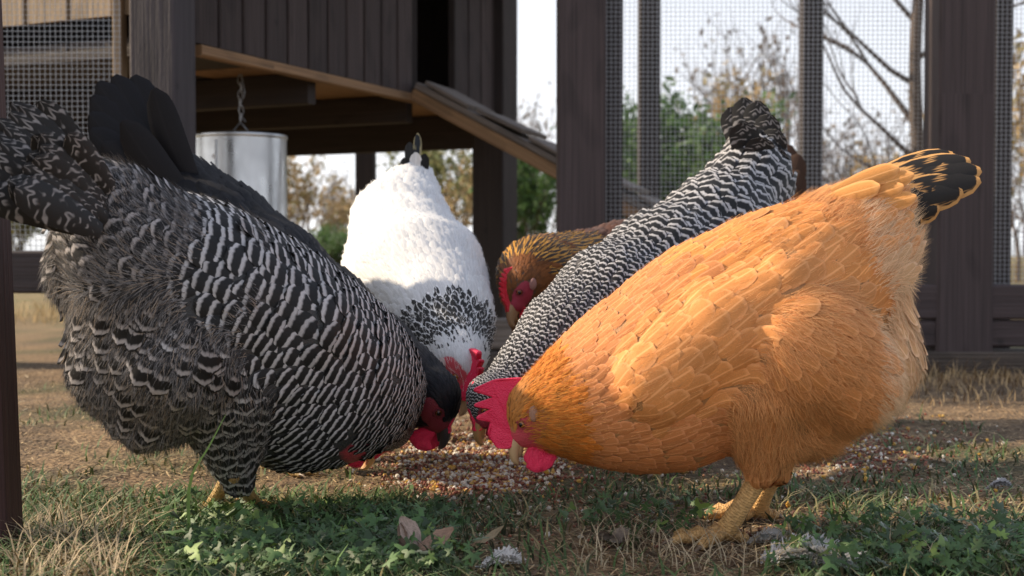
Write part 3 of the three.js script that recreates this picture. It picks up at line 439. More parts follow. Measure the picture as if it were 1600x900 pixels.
const barLook = (k) => (reg, r) => ({ mat: 'bars', col: vary([1, 1, 1], r, 0.12), mess: reg === 'rump' ? 0.4 : 0.16, lift: reg === 'rump' ? 1.3 : 0.9, ...(k?.[reg] ?? {}) });
const greyDown = (r) => { const t = r(); return t < 0.45 ? vary([0.06, 0.058, 0.060], r, 0.4) : t < 0.85 ? vary([0.23, 0.22, 0.22], r, 0.3) : vary([0.32, 0.26, 0.21], r, 0.3); };
makeHen({
  name: 'barred_hen', seed: 33, label: 'large black and white barred hen in front on the left with fluffy grey rump',
  head: { at: [582, 676, 1.66], f: [-0.10, 0.99, 0.0], u: [0.99, 0.10, 0.0] },
  chain: [[600, 660, 1.66, 34, 'neck'], [585, 615, 1.63, 68, 'neck'], [545, 600, 1.58, 108, 'breast'], [478, 580, 1.53, 146, 'breast'], [385, 520, 1.47, 150, 'back'], [290, 455, 1.40, 140, 'rump'], [205, 385, 1.34, 95, 'rump'], [170, 320, 1.31, 60, 'rump']],
  wingAt: [3, 5], wing: 0.92, rowMess: 0.003, density: 1.12, size: { breast: 1.35, back: 1.4, wing: 1.5, thigh: 1.25, rump: 1.2 }, under: [0.05, 0.05, 0.05], face: FACE, comb: RED, beak: [0.60, 0.34, 0.14],
  legs: [{ hip: [345, 610, 1.41, 92], hock: [372, 752, 1.45], foot: [400, 803], toe: [0.9, 0.3] }, { hip: [335, 600, 1.52, 80], hock: [360, 735, 1.55], foot: [330, 395, 1.56], toe: [1, 0.1] }],
  bulges: [[[230, 470, 1.36], [200, 560, 1.37], 0.075, 0.060, 0.02, 'rump'], [[270, 560, 1.36], [240, 630, 1.38], 0.072, 0.045, 0.02, 'rump'], [[140, 345, 1.34], [118, 430, 1.35], 0.03, 0.028, 0.02, 'rump']],
  rows: 1, look: (reg, r) => ({ mat: 'bars', col: reg === 'rump' ? vary([0.80, 0.76, 0.74], r, 0.2) : vary([1, 1, 1], r, 0.12), mess: reg === 'rump' ? 0.5 : reg === 'thigh' ? 0.3 : 0.16, lift: reg === 'rump' ? 1.4 : 0.9 }),
  down: { n: 26000, look: (reg, r, p) => reg === 'rump' ? { len: 0.015, w: 0.0008, col: greyDown(r) } : reg === 'thigh' && r() < 0.25 ? { len: 0.014, w: 0.0006, col: greyDown(r) } : null },
  tail: Array.from({ length: 22 }, (_, i) => { const q = rng(900 + i), t = (i % 11) / 10, a = lerp(-2.26, -2.68, t) + (q() - 0.5) * 0.08, L = (i < 11 ? 215 : 150) * (0.88 + 0.24 * q()), bx = 165 + 25 * q() - 15 * t, by = 318 + 45 * t; return { base: [bx, by, 1.31 - 0.003 * i], tip: [bx + Math.cos(a) * L, by + Math.sin(a) * L, 1.26 - 0.004 * i], w: 0.026 + 0.012 * q(), mat: 'tailBar', n: [0.5 * (q() - 0.5), 0.35, 1], bow: 0.03 + 0.05 * q(), sweep: 0.16 * (q() - 0.4) }; }),
});
makeHen({
  name: 'black_hen', seed: 44, label: 'glossy black hen behind the large barred hen, tail up and head lowered', density: 1.05,
  head: { at: [684, 634, 1.66], f: [0.22, 0.97, 0.05], u: [0.97, -0.22, 0.15], scale: 1.12 },
  chain: [[668, 620, 1.67, 38, 'neck'], [625, 597, 1.70, 55, 'neck'], [570, 565, 1.76, 74, 'breast'], [490, 515, 1.84, 94, 'breast'], [410, 450, 1.90, 100, 'back'], [335, 375, 1.95, 88, 'rump'], [280, 310, 1.98, 60, 'rump'], [240, 262, 1.99, 38, 'rump']],
  wingAt: [3, 5], wing: 0.9, under: [0.012, 0.012, 0.013], face: [0.20, 0.02, 0.035], comb: RED, beak: [0.035, 0.028, 0.03], eye: [0.10, 0.03, 0.01], combH: 0.014, wattle: 0.033,
  legs: [{ hip: [400, 500, 1.86, 60], hock: [420, 640, 1.86], foot: [430, 395, 1.84], toe: [1, 0.2] }, { hip: [390, 500, 1.98, 60], hock: [410, 630, 1.98], foot: [420, 395, 1.98], toe: [1, 0.2] }],
  look: (reg, r) => ({ mat: 'black', col: vary([0.012, 0.012, 0.0145], r, 0.35) }),
  tail: [[300, 300, 190, 128, 0.055], [290, 300, 160, 130, 0.055], [285, 305, 136, 142, 0.055], [280, 310, 128, 165, 0.055], [280, 318, 127, 192, 0.055], [285, 325, 130, 218, 0.055], [320, 330, 222, 148, 0.050], [310, 345, 150, 240, 0.055], [335, 365, 175, 205, 0.055]].map(([a, b, c, e, w], i) => ({ base: [a, b, 1.97 - 0.006 * i], tip: [c, e, 1.97 - 0.009 * i], w, mat: 'black', col: [0.016, 0.015, 0.017], n: [0.1 - 0.06 * i, 0.3, 1], bow: 0.05, sweep: -0.10 })),
});
const whiteHead = at(722, 584, 1.84);
makeHen({
  name: 'white_hen', seed: 55, label: 'white hen facing the camera with black flecked neck and lowered head',
  head: { at: [722, 584, 1.84], f: [0.10, 0.97, 0.20], u: [0.80, -0.15, 0.56], scale: 1.2 },
  chain: [[713, 552, 1.88, 42, 'neck'], [694, 508, 1.95, 70, 'breast'], [678, 476, 2.01, 80, 'breast'], [655, 446, 2.08, 100, 'breast'], [636, 398, 2.19, 78, 'back'], [626, 352, 2.30, 70, 'rump'], [638, 308, 2.38, 42, 'rump'], [648, 280, 2.41, 22, 'rump']],
  wingAt: [3, 5], wing: 0.85, under: [0.60, 0.60, 0.60], face: FACE, comb: RED, beak: [0.45, 0.30, 0.18], lobe: [0.75, 0.6, 0.55], combH: 0.034, combFlop: 0.3, combThick: 1.8, faceGrow: 2.0, wattle: 0.030,
  legs: [{ hip: [612, 480, 2.18, 60], hock: [618, 600, 2.18], foot: [622, 395, 2.16], toe: [0.1, 1] }, { hip: [680, 480, 2.18, 60], hock: [676, 600, 2.18], foot: [672, 395, 2.16], toe: [0.1, 1] }],
  bulges: [[[560, 460, 2.12], [548, 475, 2.14], 0.045, 0.03, 0.03, 'breast']],
  look: (reg, r, p) => { const q = p.distanceTo(whiteHead) + 0.012 * (r() - 0.5); return reg !== 'wing' && q > 0.046 && q < 0.122 ? { mat: 'laced', col: vary([1, 1, 1], r, 0.08), part: 'neck', wid: reg === 'neck' ? 1.4 : 0.8, len: 0.95 } : { mat: 'plain', col: vary([0.86, 0.86, 0.86], r, 0.05), part: reg }; },
  down: { n: 9000, look: (reg, r) => reg === 'neck' ? null : { len: 0.012, w: 0.0006, col: vary([0.82, 0.82, 0.82], r, 0.05) } },
  tail: [[650, 290, 653, 208, 0.016, 'tailBuff', [0.5, 0.8, 1.2]], [645, 290, 640, 222, 0.022, 'black', [0.03, 0.03, 0.03]], [656, 295, 664, 240, 0.022, 'black', [0.02, 0.02, 0.02]], [648, 300, 650, 238, 0.024, 'plain', [0.85, 0.85, 0.85]], [640, 300, 632, 246, 0.022, 'black', [0.02, 0.02, 0.02]], [650, 305, 642, 256, 0.024, 'plain', [0.85, 0.85, 0.85]]].map(([a, b, c, e, w, mat, col], i) => ({ base: [a, b, 2.38], tip: [c, e, 2.39 - i * 0.006], w, mat, col, n: [0.2, 0.2, 1], bow: 0.04 })),
});
makeHen({
  name: 'brown_hen', seed: 66, label: 'brown hen with gold laced neck peering out behind the other barred hen',
  head: { at: [812, 455, 2.02], f: [-0.34, 0.92, 0.18], u: [-0.92, -0.34, 0.18], scale: 1.15 },
  chain: [[835, 432, 2.08, 52, 'neck'], [862, 440, 2.13, 66, 'neck'], [905, 455, 2.20, 86, 'breast'], [985, 450, 2.29, 98, 'back'], [1080, 420, 2.38, 90, 'back'], [1160, 360, 2.46, 60, 'rump'], [1205, 310, 2.5, 34, 'rump']],
  wingAt: [2, 4], under: [0.08, 0.04, 0.02], face: [0.36, 0.03, 0.06], comb: [0.62, 0.012, 0.03], beak: [0.40, 0.24, 0.13], lobe: [0.42, 0.2, 0.17], combPoints: 7, combH: 0.021, size: { neck: 1.5 }, wattle: 0.028, eye: [0.2, 0.06, 0.02],
  legs: [{ hip: [960, 500, 2.26, 60], hock: [965, 590, 2.26], foot: [960, 395, 2.26], toe: [-1, 0.4] }, { hip: [990, 500, 2.38, 60], hock: [990, 590, 2.38], foot: [985, 395, 2.38], toe: [-1, 0.4] }],
  bulges: [[[842, 470, 2.14], [850, 520, 2.2], 0.055, 0.05, 0.03, 'breast']],
  look: (reg, r) => reg === 'neck' ? { mat: 'gold', col: vary([1, 1, 1], r, 0.2), wid: 1.1 } : reg === 'head' ? { mat: 'plain', col: vary([0.22, 0.075, 0.018], r, 0.3) } : reg === 'breast' ? { mat: 'plain', col: vary([0.12, 0.040, 0.016], r, 0.35) } : { mat: 'plain', col: vary([0.20, 0.10, 0.055], r, 0.3) },
  tail: [[1200, 330, 1222, 232, 0.05], [1205, 330, 1245, 230, 0.05], [1210, 335, 1258, 246, 0.05], [1210, 340, 1257, 272, 0.05], [1215, 340, 1250, 298, 0.045]].map(([a, b, c, e, w], i) => ({ base: [a, b, 2.5 - i * 0.01], tip: [c, e, 2.5 - i * 0.015], w, mat: 'plain', col: [0.085, 0.045, 0.03], n: [-0.1, 0.3, 1], bow: 0.05, sweep: 0.1 })),
});
makeHen({
  name: 'barred_hen', seed: 77, label: 'barred hen behind the buff hen with its short tail raised',
  head: { at: [757, 634, 1.62], f: [-0.22, 0.95, 0.05], u: [-0.93, -0.25, 0.25] },
  chain: [[785, 615, 1.64, 28, 'neck'], [832, 580, 1.68, 50, 'neck'], [890, 532, 1.73, 74, 'neck'], [958, 482, 1.79, 90, 'breast'], [1040, 432, 1.87, 96, 'back'], [1122, 368, 1.95, 84, 'back'], [1172, 288, 2.02, 56, 'rump'], [1183, 232, 2.05, 38, 'rump']],
  wingAt: [3, 5], wing: 0.80, rowMess: 0.009, density: 1.05, size: { back: 1.5, wing: 1.45, breast: 1.35, neck: 1.35, rump: 1.2 }, under: [0.05, 0.045, 0.045], face: [0.30, 0.03, 0.06], comb: RED, beak: [0.42, 0.24, 0.10], combH: 0.012, wattle: 0.024,
  legs: [{ hip: [1040, 470, 1.82, 60], hock: [1050, 620, 1.82], foot: [1050, 395, 1.82], toe: [-1, 0.4] }, { hip: [1060, 460, 1.96, 60], hock: [1070, 610, 1.96], foot: [1070, 395, 1.96], toe: [-1, 0.4] }],
  rows: 1.1, look: barLook({ back: { mess: 0.6, lift: 1.3 }, wing: { mess: 0.5, lift: 1.2 }, breast: { mess: 0.6 }, neck: { mess: 0.7 } }),
  tail: [[1165, 260, 1146, 166, 0.045], [1170, 260, 1168, 152, 0.045], [1175, 260, 1190, 158, 0.045], [1180, 262, 1208, 180, 0.045], [1185, 268, 1220, 205, 0.045], [1190, 280, 1224, 235, 0.045], [1190, 295, 1224, 265, 0.045], [1170, 270, 1165, 190, 0.05], [1180, 285, 1195, 215, 0.05]].map(([a, b, c, e, w], i) => ({ base: [a, b, 2.04 - i * 0.006], tip: [c, e, 2.04 - i * 0.009], w, mat: 'tailBar', n: [-0.2 + 0.05 * i, 0.3, 1], bow: 0.05, sweep: 0.05 })),
});
// ---------------------------------------------------------------- trees and shrubs behind the run
const bark = (r, g, b) => std({ color: rgb(r, g, b), roughness: 0.95 });
const leafM = (r, g, b) => new THREE.MeshPhysicalMaterial({ color: rgb(r, g, b), vertexColors: true, roughness: 0.9, transmission: 0.3, thickness: 0, side: THREE.DoubleSide });
function limbs(r, base, dir, len, rad, depth, out, tips, spread = 0.75, kids = 3) {
  const pts = [base.clone()], n = 4, d = dir.clone(); let p = base.clone();
  for (let i = 0; i < n; i++) { d.add(V(r() - 0.5, (r() - 0.42) * 0.8, r() - 0.5).multiplyScalar(0.42)).normalize(); p = p.clone().addScaledVector(d, len / n); pts.push(p); }
  out.push(tube(pts, pts.map((_, i) => rad * (1 - 0.55 * i / n)), depth > 2 ? 7 : depth > 0 ? 4 : 3, 1, false));
  if (depth <= 1) tips.push(...pts.slice(1));
  if (depth <= 0) return;
  for (let k = 0; k < kids + (r() < 0.4 ? 1 : 0); k++) { const t = k === 0 ? 1 : 0.35 + 0.6 * r(), q = pts[Math.min(n, Math.round(t * n))], e = d.clone().add(V(r() - 0.5, r() * 0.7 - 0.2, r() - 0.5).multiplyScalar(2 * spread)).normalize(); limbs(r, q, e, len * (0.55 + 0.25 * r()), rad * 0.52, depth - 1, out, tips, spread, kids); }
}
function leaves(r, tips, n, size, cloud, cols) {
  const A = new Acc();
  for (let i = 0; i < n; i++) {
    const p = tips[(r() * tips.length) | 0].clone().add(V(r() - 0.5, r() - 0.5, r() - 0.5).multiplyScalar(cloud)), nn = V(r() - 0.5, r() - 0.2, r() - 0.5).normalize(), a = V(r() - 0.5, r() - 0.5, r() - 0.5).cross(nn).normalize(), b = V().crossVectors(nn, a), s = size * (0.6 + 0.8 * r()), c = vary(cols[(r() * cols.length) | 0], r, 0.25), st = A.count;
    for (const [x, y] of [[-0.5, 0], [0, 1], [0, -1], [0.5, 0]]) A.vert(p.clone().addScaledVector(a, x * s).addScaledVector(b, y * s), nn, x + 0.5, y, c);
    A.i.push(st, st + 2, st + 1, st + 1, st + 2, st + 3);
  }
  return A.geo();
}
const shrubKinds = {};
function shrubKind(name, seed, stems, barkC, leafN, leafS, cols, cloud = 0.16, spread = 0.7) {
  const r = rng(seed), out = [], tips = [];
  for (let i = 0; i < stems; i++) { const a = r() * 6.28, q = V(Math.cos(a), 0, Math.sin(a)); limbs(r, q.clone().multiplyScalar(0.12 * r()), V(q.x * 0.5 * r(), 1, q.z * 0.5 * r()).normalize(), 0.42 + 0.2 * r(), 0.016, 3, out, tips, spread); }
  shrubKinds[name] = { stems: mergeGeometries(out), leaf: leafN ? leaves(r, tips, leafN, leafS, cloud, cols) : null, bark: bark(...barkC), leafMat: leafM(1, 1, 1) };
}
shrubKind('tan', 101, 6, [0.16, 0.115, 0.08], 1700, 0.030, [[0.36, 0.26, 0.12], [0.30, 0.25, 0.11], [0.42, 0.30, 0.15]]);
shrubKind('olive', 102, 6, [0.12, 0.10, 0.07], 2400, 0.032, [[0.20, 0.21, 0.07], [0.27, 0.25, 0.09], [0.15, 0.18, 0.06]]);
shrubKind('grey', 103, 8, [0.15, 0.125, 0.115], 500, 0.022, [[0.22, 0.17, 0.13], [0.2, 0.18, 0.15]]);
shrubKind('green', 104, 7, [0.10, 0.08, 0.05], 5200, 0.034, [[0.075, 0.15, 0.030], [0.10, 0.20, 0.045], [0.055, 0.11, 0.028]], 0.2, 0.6);
function shrub(kind, label, px, topPy, d, wide, group, turn) {
  const p = gp(px, d), h = yAt(topPy, d), K = shrubKinds[kind], o = thing(kind === 'green' ? 'evergreen_shrub' : 'shrub', label, 'shrub', p, group), k = h / 1.05;
  part('stems', K.stems, K.bark, o); if (K.leaf) part('foliage', K.leaf, K.leafMat, o, 'stuff');
  o.scale.set(k * wide, k, k * wide); o.rotation.y = turn ?? px * 0.7;
}
shrub('tan', 'tan twiggy shrub in the gap right of the feeder', 478, 262, 17, 1.0);
shrub('grey', 'grey bare shrub between the feeder and the white hen', 530, 285, 22, 1.2);
shrub('green', 'low green shrub at the foot of the gap right of the feeder', 505, 372, 13, 1.5);
shrub('olive', 'olive green shrub just right of the white hen tail', 705, 242, 19, 1.0);
shrub('tan', 'tall tan shrub beside the dark coop leg', 742, 262, 15, 0.6);
shrub('green', 'green shrub in the gap between the coop leg and the ramp post', 840, 268, 14, 0.7);
shrub('grey', 'grey bare shrub behind the lower end of the ramp', 830, 190, 26, 0.8);
shrub('green', 'broad green shrub behind the mesh left of the barred tail', 1062, 205, 13, 1.0);
shrub('green', 'dark green shrub behind the distant post near the ramp', 985, 225, 15, 0.7);
shrub('tan', 'tan shrub rising above the green shrub behind the mesh', 1120, 160, 21, 0.8);
shrub('grey', 'tall grey bare shrub behind the barred tail', 1195, 75, 24, 0.8);
shrub('grey', 'grey brown thicket between the distant post and the bare tree', 1330, 195, 18, 1.1);
shrub('tan', 'tan shrub at the foot of the bare tree', 1400, 265, 15, 1.1);
shrub('tan', 'orange tan shrub behind the mesh at the right edge', 1595, 110, 14, 0.8);
shrub('olive', 'olive shrub behind the mesh on the left beside the near post', 40, 290, 14, 1.4);
for (const [px, top, d, w] of [[330, 300, 30, 1.4], [420, 320, 33, 1.4], [585, 310, 31, 1.6], [660, 300, 34, 1.5], [790, 320, 30, 1.4], [930, 300, 32, 1.5], [1060, 270, 31, 1.4], [1150, 285, 33, 1.5], [1260, 250, 30, 1.3], [1440, 230, 31, 1.4], [1545, 240, 33, 1.3], [1640, 230, 30, 1.4], [150, 310, 31, 1.5]]) shrub('grey', 'one of the hazy grey brown thickets along the far edge of the field', px, top, d, w, 'far thickets along the field edge');
{ // the bare tree seen through the mesh on the right
  const r = rng(71), p = gp(1428, 9.5), o = thing('bare_tree', 'leafless tree with dark crooked branches behind the mesh on the right', 'tree', p), out = [], tips = [], bm = bark(0.095, 0.075, 0.065);
  part('trunk', tube(curve([V(0, -0.05, 0), V(0.03, 0.8, 0), V(-0.02, 1.7, 0.05), V(0.04, 2.8, 0), V(0, 4.2, 0)], 16), Array.from({ length: 17 }, (_, i) => 0.062 - 0.0022 * i), 10), bm, o);
  const br = (y, dx, dy, dz, len, rad) => limbs(r, V(0.01, y, 0), V(dx, dy, dz).normalize(), len, rad, 4, out, tips, 0.5, 2);
  br(1.0, -0.9, 0.75, 0.1, 0.75, 0.022); br(1.25, -0.6, 0.9, -0.2, 0.8, 0.026); br(1.1, 0.8, 0.8, 0, 0.7, 0.022); br(1.55, -0.9, 0.5, 0.2, 0.9, 0.022); br(1.75, 0.9, 0.6, 0.2, 0.8, 0.022); br(2.0, -0.7, 0.8, 0.1, 0.9, 0.02); br(0.75, -0.95, 0.55, -0.1, 0.65, 0.016);
  part('branches', mergeGeometries(out), bm, o);
}
// ---------------------------------------------------------------- ground cover, grain, leaves and feathers on the ground
const bladeM = new THREE.MeshPhysicalMaterial({ vertexColors: true, roughness: 0.75, transmission: 0.25, thickness: 0, side: THREE.DoubleSide }), strawM = std({ vertexColors: true, roughness: 0.8, side: THREE.DoubleSide });
const inView = (p) => Math.abs(p.x) < 0.46 * -p.z + 0.25 && p.z < -1.05;
function blade(A, p, h, w, lean, ang, col, bend = 1) {
  const d = V(Math.cos(ang), 0, Math.sin(ang)), s = V(-d.z, 0, d.x), st = A.count, n = V(-d.x * 0.4, 1, -d.z * 0.4).normalize();
  for (let k = 0; k < 4; k++) { const t = k / 3, c = p.clone().addScaledVector(d, lean * h * Math.pow(t, 1 + bend)).add(V(0, h * (t - 0.28 * bend * lean * t * t), 0)); for (const x of [-1, 1]) A.vert(c.clone().addScaledVector(s, x * w * (1 - 0.86 * t * t) / 2), n, 0, t, col); }
  A.strip(st, 4, 2);
}
function stuff(name, label, category, geo, mat) { const m = part(name, geo, mat, scene, 'stuff'); tag(m, label, category); return m; }
const foreLeft = (px, py) => sstep(740, 800, py) * (1 - sstep(560, 740, px)) , pxOf = (p) => { const q = p.clone().project(camera); return [(q.x + 1) * 800, (1 - q.y) * 450]; };
{
  const r = rng(201), A = new Acc(), dry = new Acc();
  for (let i = 0; i < 60000; i++) {                                              // short green grass
    const z = -1.05 - 3.0 * r() * r() - 0.4 * r(), x = (r() - 0.5) * 2 * (0.46 * -z + 0.2), p = V(x, gh(x, z), z), [px, py] = pxOf(p), g = greenness(x, z);
    const pile = Math.hypot((px - 740) / 190, (py - 725) / 55) < 1 ? 0.05 : 1, fore = py > 770 ? 0.55 : 0;
    if (Math.hypot(px - 1125, (py - 850) * 2) < 110) continue;
    if (r() > (g * 0.32 + fore * (px < 640 ? 1 : px > 1180 ? 0.5 : 0.22)) * pile * (z < -2.6 ? 0.35 : 1)) continue;
    const h = (0.010 + 0.018 * r()) * (py > 790 ? 1.25 : 1); blade(A, p, h, 0.0022 + 0.0014 * r(), 0.5 + 0.9 * r(), r() * 6.28, r() < 0.22 ? vary([0.30, 0.25, 0.11], r, 0.3) : vary([0.065, 0.125, 0.025], r, 0.4));
  }
  for (let i = 0; i < 600; i++) { const p = ground(20 + 190 * Math.pow(r(), 0.9), 820 + 110 * r()); blade(dry, p, 0.02 + 0.035 * r(), 0.0012 + 0.0012 * r(), 0.3 + 1.3 * r(), r() * 6.28, vary([0.40, 0.31, 0.19], r, 0.35)); }
  for (let i = 0; i < 700; i++) { const p = ground(1425 + 260 * r(), 585 + 60 * r() * r()); blade(dry, p, 0.02 + 0.075 * r() * r() * r(), 0.0016 + 0.001 * r(), 0.3 + 0.9 * r(), r() * 6.28, vary([0.46, 0.31, 0.15], r, 0.3)); }
  for (let i = 0; i < 900; i++) { const p = ground(-40 + 200 * r(), 478 + 30 * r()); blade(dry, p, 0.03 + 0.06 * r(), 0.0018, 0.3 + 0.9 * r(), r() * 6.28, vary([0.50, 0.34, 0.15], r, 0.3)); }
  for (let i = 0; i < 700; i++) { const p = ground(900 + 700 * r(), 830 + 70 * r()); blade(dry, p, 0.015 + 0.035 * r(), 0.0013, 0.4 + 1.5 * r(), r() * 6.28, vary([0.46, 0.37, 0.23], r, 0.3)); }
  for (let i = 0; i < 900; i++) { const px = 230 + 420 * r(), p = ground(px, 785 + 130 * r()); blade(A, p, 0.02 + 0.035 * r() * r(), 0.0022 + 0.0018 * r(), 0.4 + 1.0 * r(), r() * 6.28, vary([0.10, 0.19, 0.045], r, 0.4)); }
  stuff('green_grass', 'short green grass growing through the straw', 'grass', A.geo(), bladeM); stuff('dry_grass', 'dry tan grass standing in tufts by the posts and timbers', 'grass', dry.geo(), strawM);
}
{
  const r = rng(202), A = new Acc();                                              // straw and hay bits lying flat
  for (let i = 0; i < 42000; i++) {
    const z = -1.0 - 2.7 * Math.pow(r(), 1.35), x = (r() - 0.5) * 2 * (0.46 * -z + 0.2), p = V(x, gh(x, z) + 0.0015 + 0.008 * r() * r(), z), a = r() * 6.28, L = 0.006 + 0.035 * r() * r(), w = 0.0008 + 0.0012 * r(), d = V(Math.cos(a), (r() - 0.4) * 0.35, Math.sin(a)).normalize(), s = V(-d.z, 0, d.x).normalize(), st = A.count, n = V((r() - 0.5) * 0.6, 1, (r() - 0.5) * 0.6).normalize(), t = r(), bow = (r() - 0.5) * 0.5;
    const big = r() < 0.012 ? 2.4 : 1; const col = big > 1 ? vary([0.50, 0.40, 0.26], r, 0.25) : t < 0.45 ? vary([0.48, 0.345, 0.185], r, 0.35) : t < 0.82 ? vary([0.30, 0.195, 0.10], r, 0.4) : vary([0.13, 0.082, 0.05], r, 0.4);
    for (let k = 0; k < 3; k++) { const c = p.clone().addScaledVector(d, L * (k / 2 - 0.5)).addScaledVector(s, bow * L * (k === 1 ? 0.3 : 0)); for (const e of [-1, 1]) A.vert(c.clone().addScaledVector(s, e * w * big / 2), n, 0, 0, col); }
    A.strip(st, 3, 2);
  }
  stuff('straw', 'scattered bits of tan straw and hay on the soil', 'straw', A.geo(), strawM);
}
{ // low leafy weeds: lobed leaves on short stalks
  const r = rng(203), A = new Acc(), lobes = 5;
  const leafAt = (c, size, nn, ang, col) => {
    const a = V(1, 0, 0).applyAxisAngle(Y, ang); a.addScaledVector(nn, -a.dot(nn)).normalize(); const b = V().crossVectors(nn, a), st = A.count, N = 21, lb = r() < 0.5 ? 3 : 5, dp = 0.22 + 0.35 * r(); A.vert(c, nn, 0, 0, col);
    for (let i = 0; i < N; i++) { const th = (i / (N - 1) - 0.5) * 4.6, l = 0.5 + 0.5 * Math.cos(th * lb * 1.366), rad = size * (dp + (1 - dp) * Math.pow(l, 1.4)) * (0.85 + 0.3 * r()) * (1 - 0.10 * Math.abs(th)); A.vert(c.clone().addScaledVector(a, Math.cos(th) * rad).addScaledVector(b, Math.sin(th) * rad).addScaledVector(nn, size * (0.16 * l - 0.25 * (rad / size) ** 2)), nn.clone().addScaledVector(a, 0.3 * Math.cos(th)).addScaledVector(b, 0.3 * Math.sin(th)).normalize(), 0, 0, col); }
    for (let i = 1; i < N; i++) A.i.push(st, st + i, st + i + 1);
  };
  let n = 0;
  for (let i = 0; i < 9000 && n < 2600; i++) {
    const px = r() * 1640 - 20, py = 770 + 150 * r(), w = Math.max(sstep(225, 330, px) * (1 - sstep(640, 760, px)) * sstep(765, 815, py + 20 * noise3(px * 0.02, 0, 4)), 0.9 * sstep(1180, 1330, px) * sstep(815, 860, py + 20 * noise3(px * 0.02, 0, 9)), 0.35 * sstep(840, 1010, px) * (1 - sstep(1060, 1160, px)) * sstep(780, 800, py) * (1 - sstep(830, 860, py)));
    if (r() > w || (px < 640 && px > 380 && py < 800 && r() < 0.5)) continue; n++;
    const p = ground(px, py), h = (0.006 + 0.030 * r()) * lerp(0.45, 1, sstep(790, 850, py)), nn = V((r() - 0.5) * 2.2, 1, (r() - 0.3) * 1.9).normalize(), col = r() < 0.12 ? vary([0.17, 0.26, 0.055], r, 0.3) : vary([0.055, 0.115, 0.028], r, 0.55), top = p.clone().add(V((r() - 0.5) * 0.02, h, (r() - 0.5) * 0.02));
    leafAt(top, 0.005 + 0.010 * r() * (0.4 + r()), nn, r() * 6.28, col); blade(A, p, h, 0.001, 0.2, r() * 6.28, [0.10, 0.16, 0.05]);
  }
  stuff('leafy_weeds', 'low dark green weeds with lobed leaves along the bottom edge', 'weeds', A.geo(), new THREE.MeshPhysicalMaterial({ vertexColors: true, roughness: 0.6, transmission: 0.2, thickness: 0, side: THREE.DoubleSide }));
}
{ // scratch grain
  const r = rng(204), chip = new THREE.DodecahedronGeometry(1, 0), q = chip.attributes.position; for (let i = 0; i < q.count; i++) { const k = 1 + 0.3 * noise3(q.getX(i) * 2, q.getY(i) * 2, q.getZ(i) * 2); q.setXYZ(i, q.getX(i) * k, q.getY(i) * k * 0.62, q.getZ(i) * k * 0.8); } chip.computeVertexNormals();
  const ball = new THREE.IcosahedronGeometry(1, 1), m4 = new THREE.Matrix4(), e = new THREE.Euler(), qq = new THREE.Quaternion(), c = new THREE.Color();
  const gauss = () => (r() + r() + r() + r() - 2) * 1.0;
  const spot = () => { const t = r(); let p; if (t < 0.74) p = ground(745 + 130 * gauss(), 728 + 46 * gauss()); else if (t < 0.88) p = ground(1330 + 120 * gauss(), 700 + 50 * gauss()); else p = ground(620 + 950 * r(), 660 + 200 * r()); p.y = gh(p.x, p.z); return p; };
  const scatter = (name, label, geo, n, s0, s1, cols, rough) => {
    const m = new THREE.InstancedMesh(geo, std({ roughness: rough }), n); m.name = name; m.userData.kind = 'stuff'; tag(m, label, 'grain');
    for (let i = 0; i < n; i++) { const s = lerp(s0, s1, r()), p = spot(); p.y += s * 0.5 + 0.004 * r() * r(); m.setMatrixAt(i, m4.compose(p, qq.setFromEuler(e.set(r() * 6, r() * 6, r() * 6)), V(s, s * (0.8 + 0.4 * r()), s * (0.8 + 0.5 * r())))); const k = vary(cols[(r() * cols.length) | 0], r, 0.22); m.setColorAt(i, c.setRGB(...k)); }
    scene.add(m);
  };
  scatter('red_milo', 'small round red brown seeds spread over the feeding spot', ball, 7000, 0.0015, 0.0023, [[0.24, 0.060, 0.035], [0.30, 0.10, 0.055], [0.17, 0.05, 0.035], [0.36, 0.17, 0.09]], 0.5);
  scatter('cracked_corn', 'yellow bits of cracked corn among the seeds', chip, 800, 0.0018, 0.0042, [[0.66, 0.36, 0.05], [0.72, 0.44, 0.10], [0.60, 0.40, 0.16]], 0.55);
  scatter('white_grit', 'white chips of grain among the seeds', chip, 1500, 0.0018, 0.0042, [[0.72, 0.68, 0.60], [0.66, 0.60, 0.50]], 0.6);
}
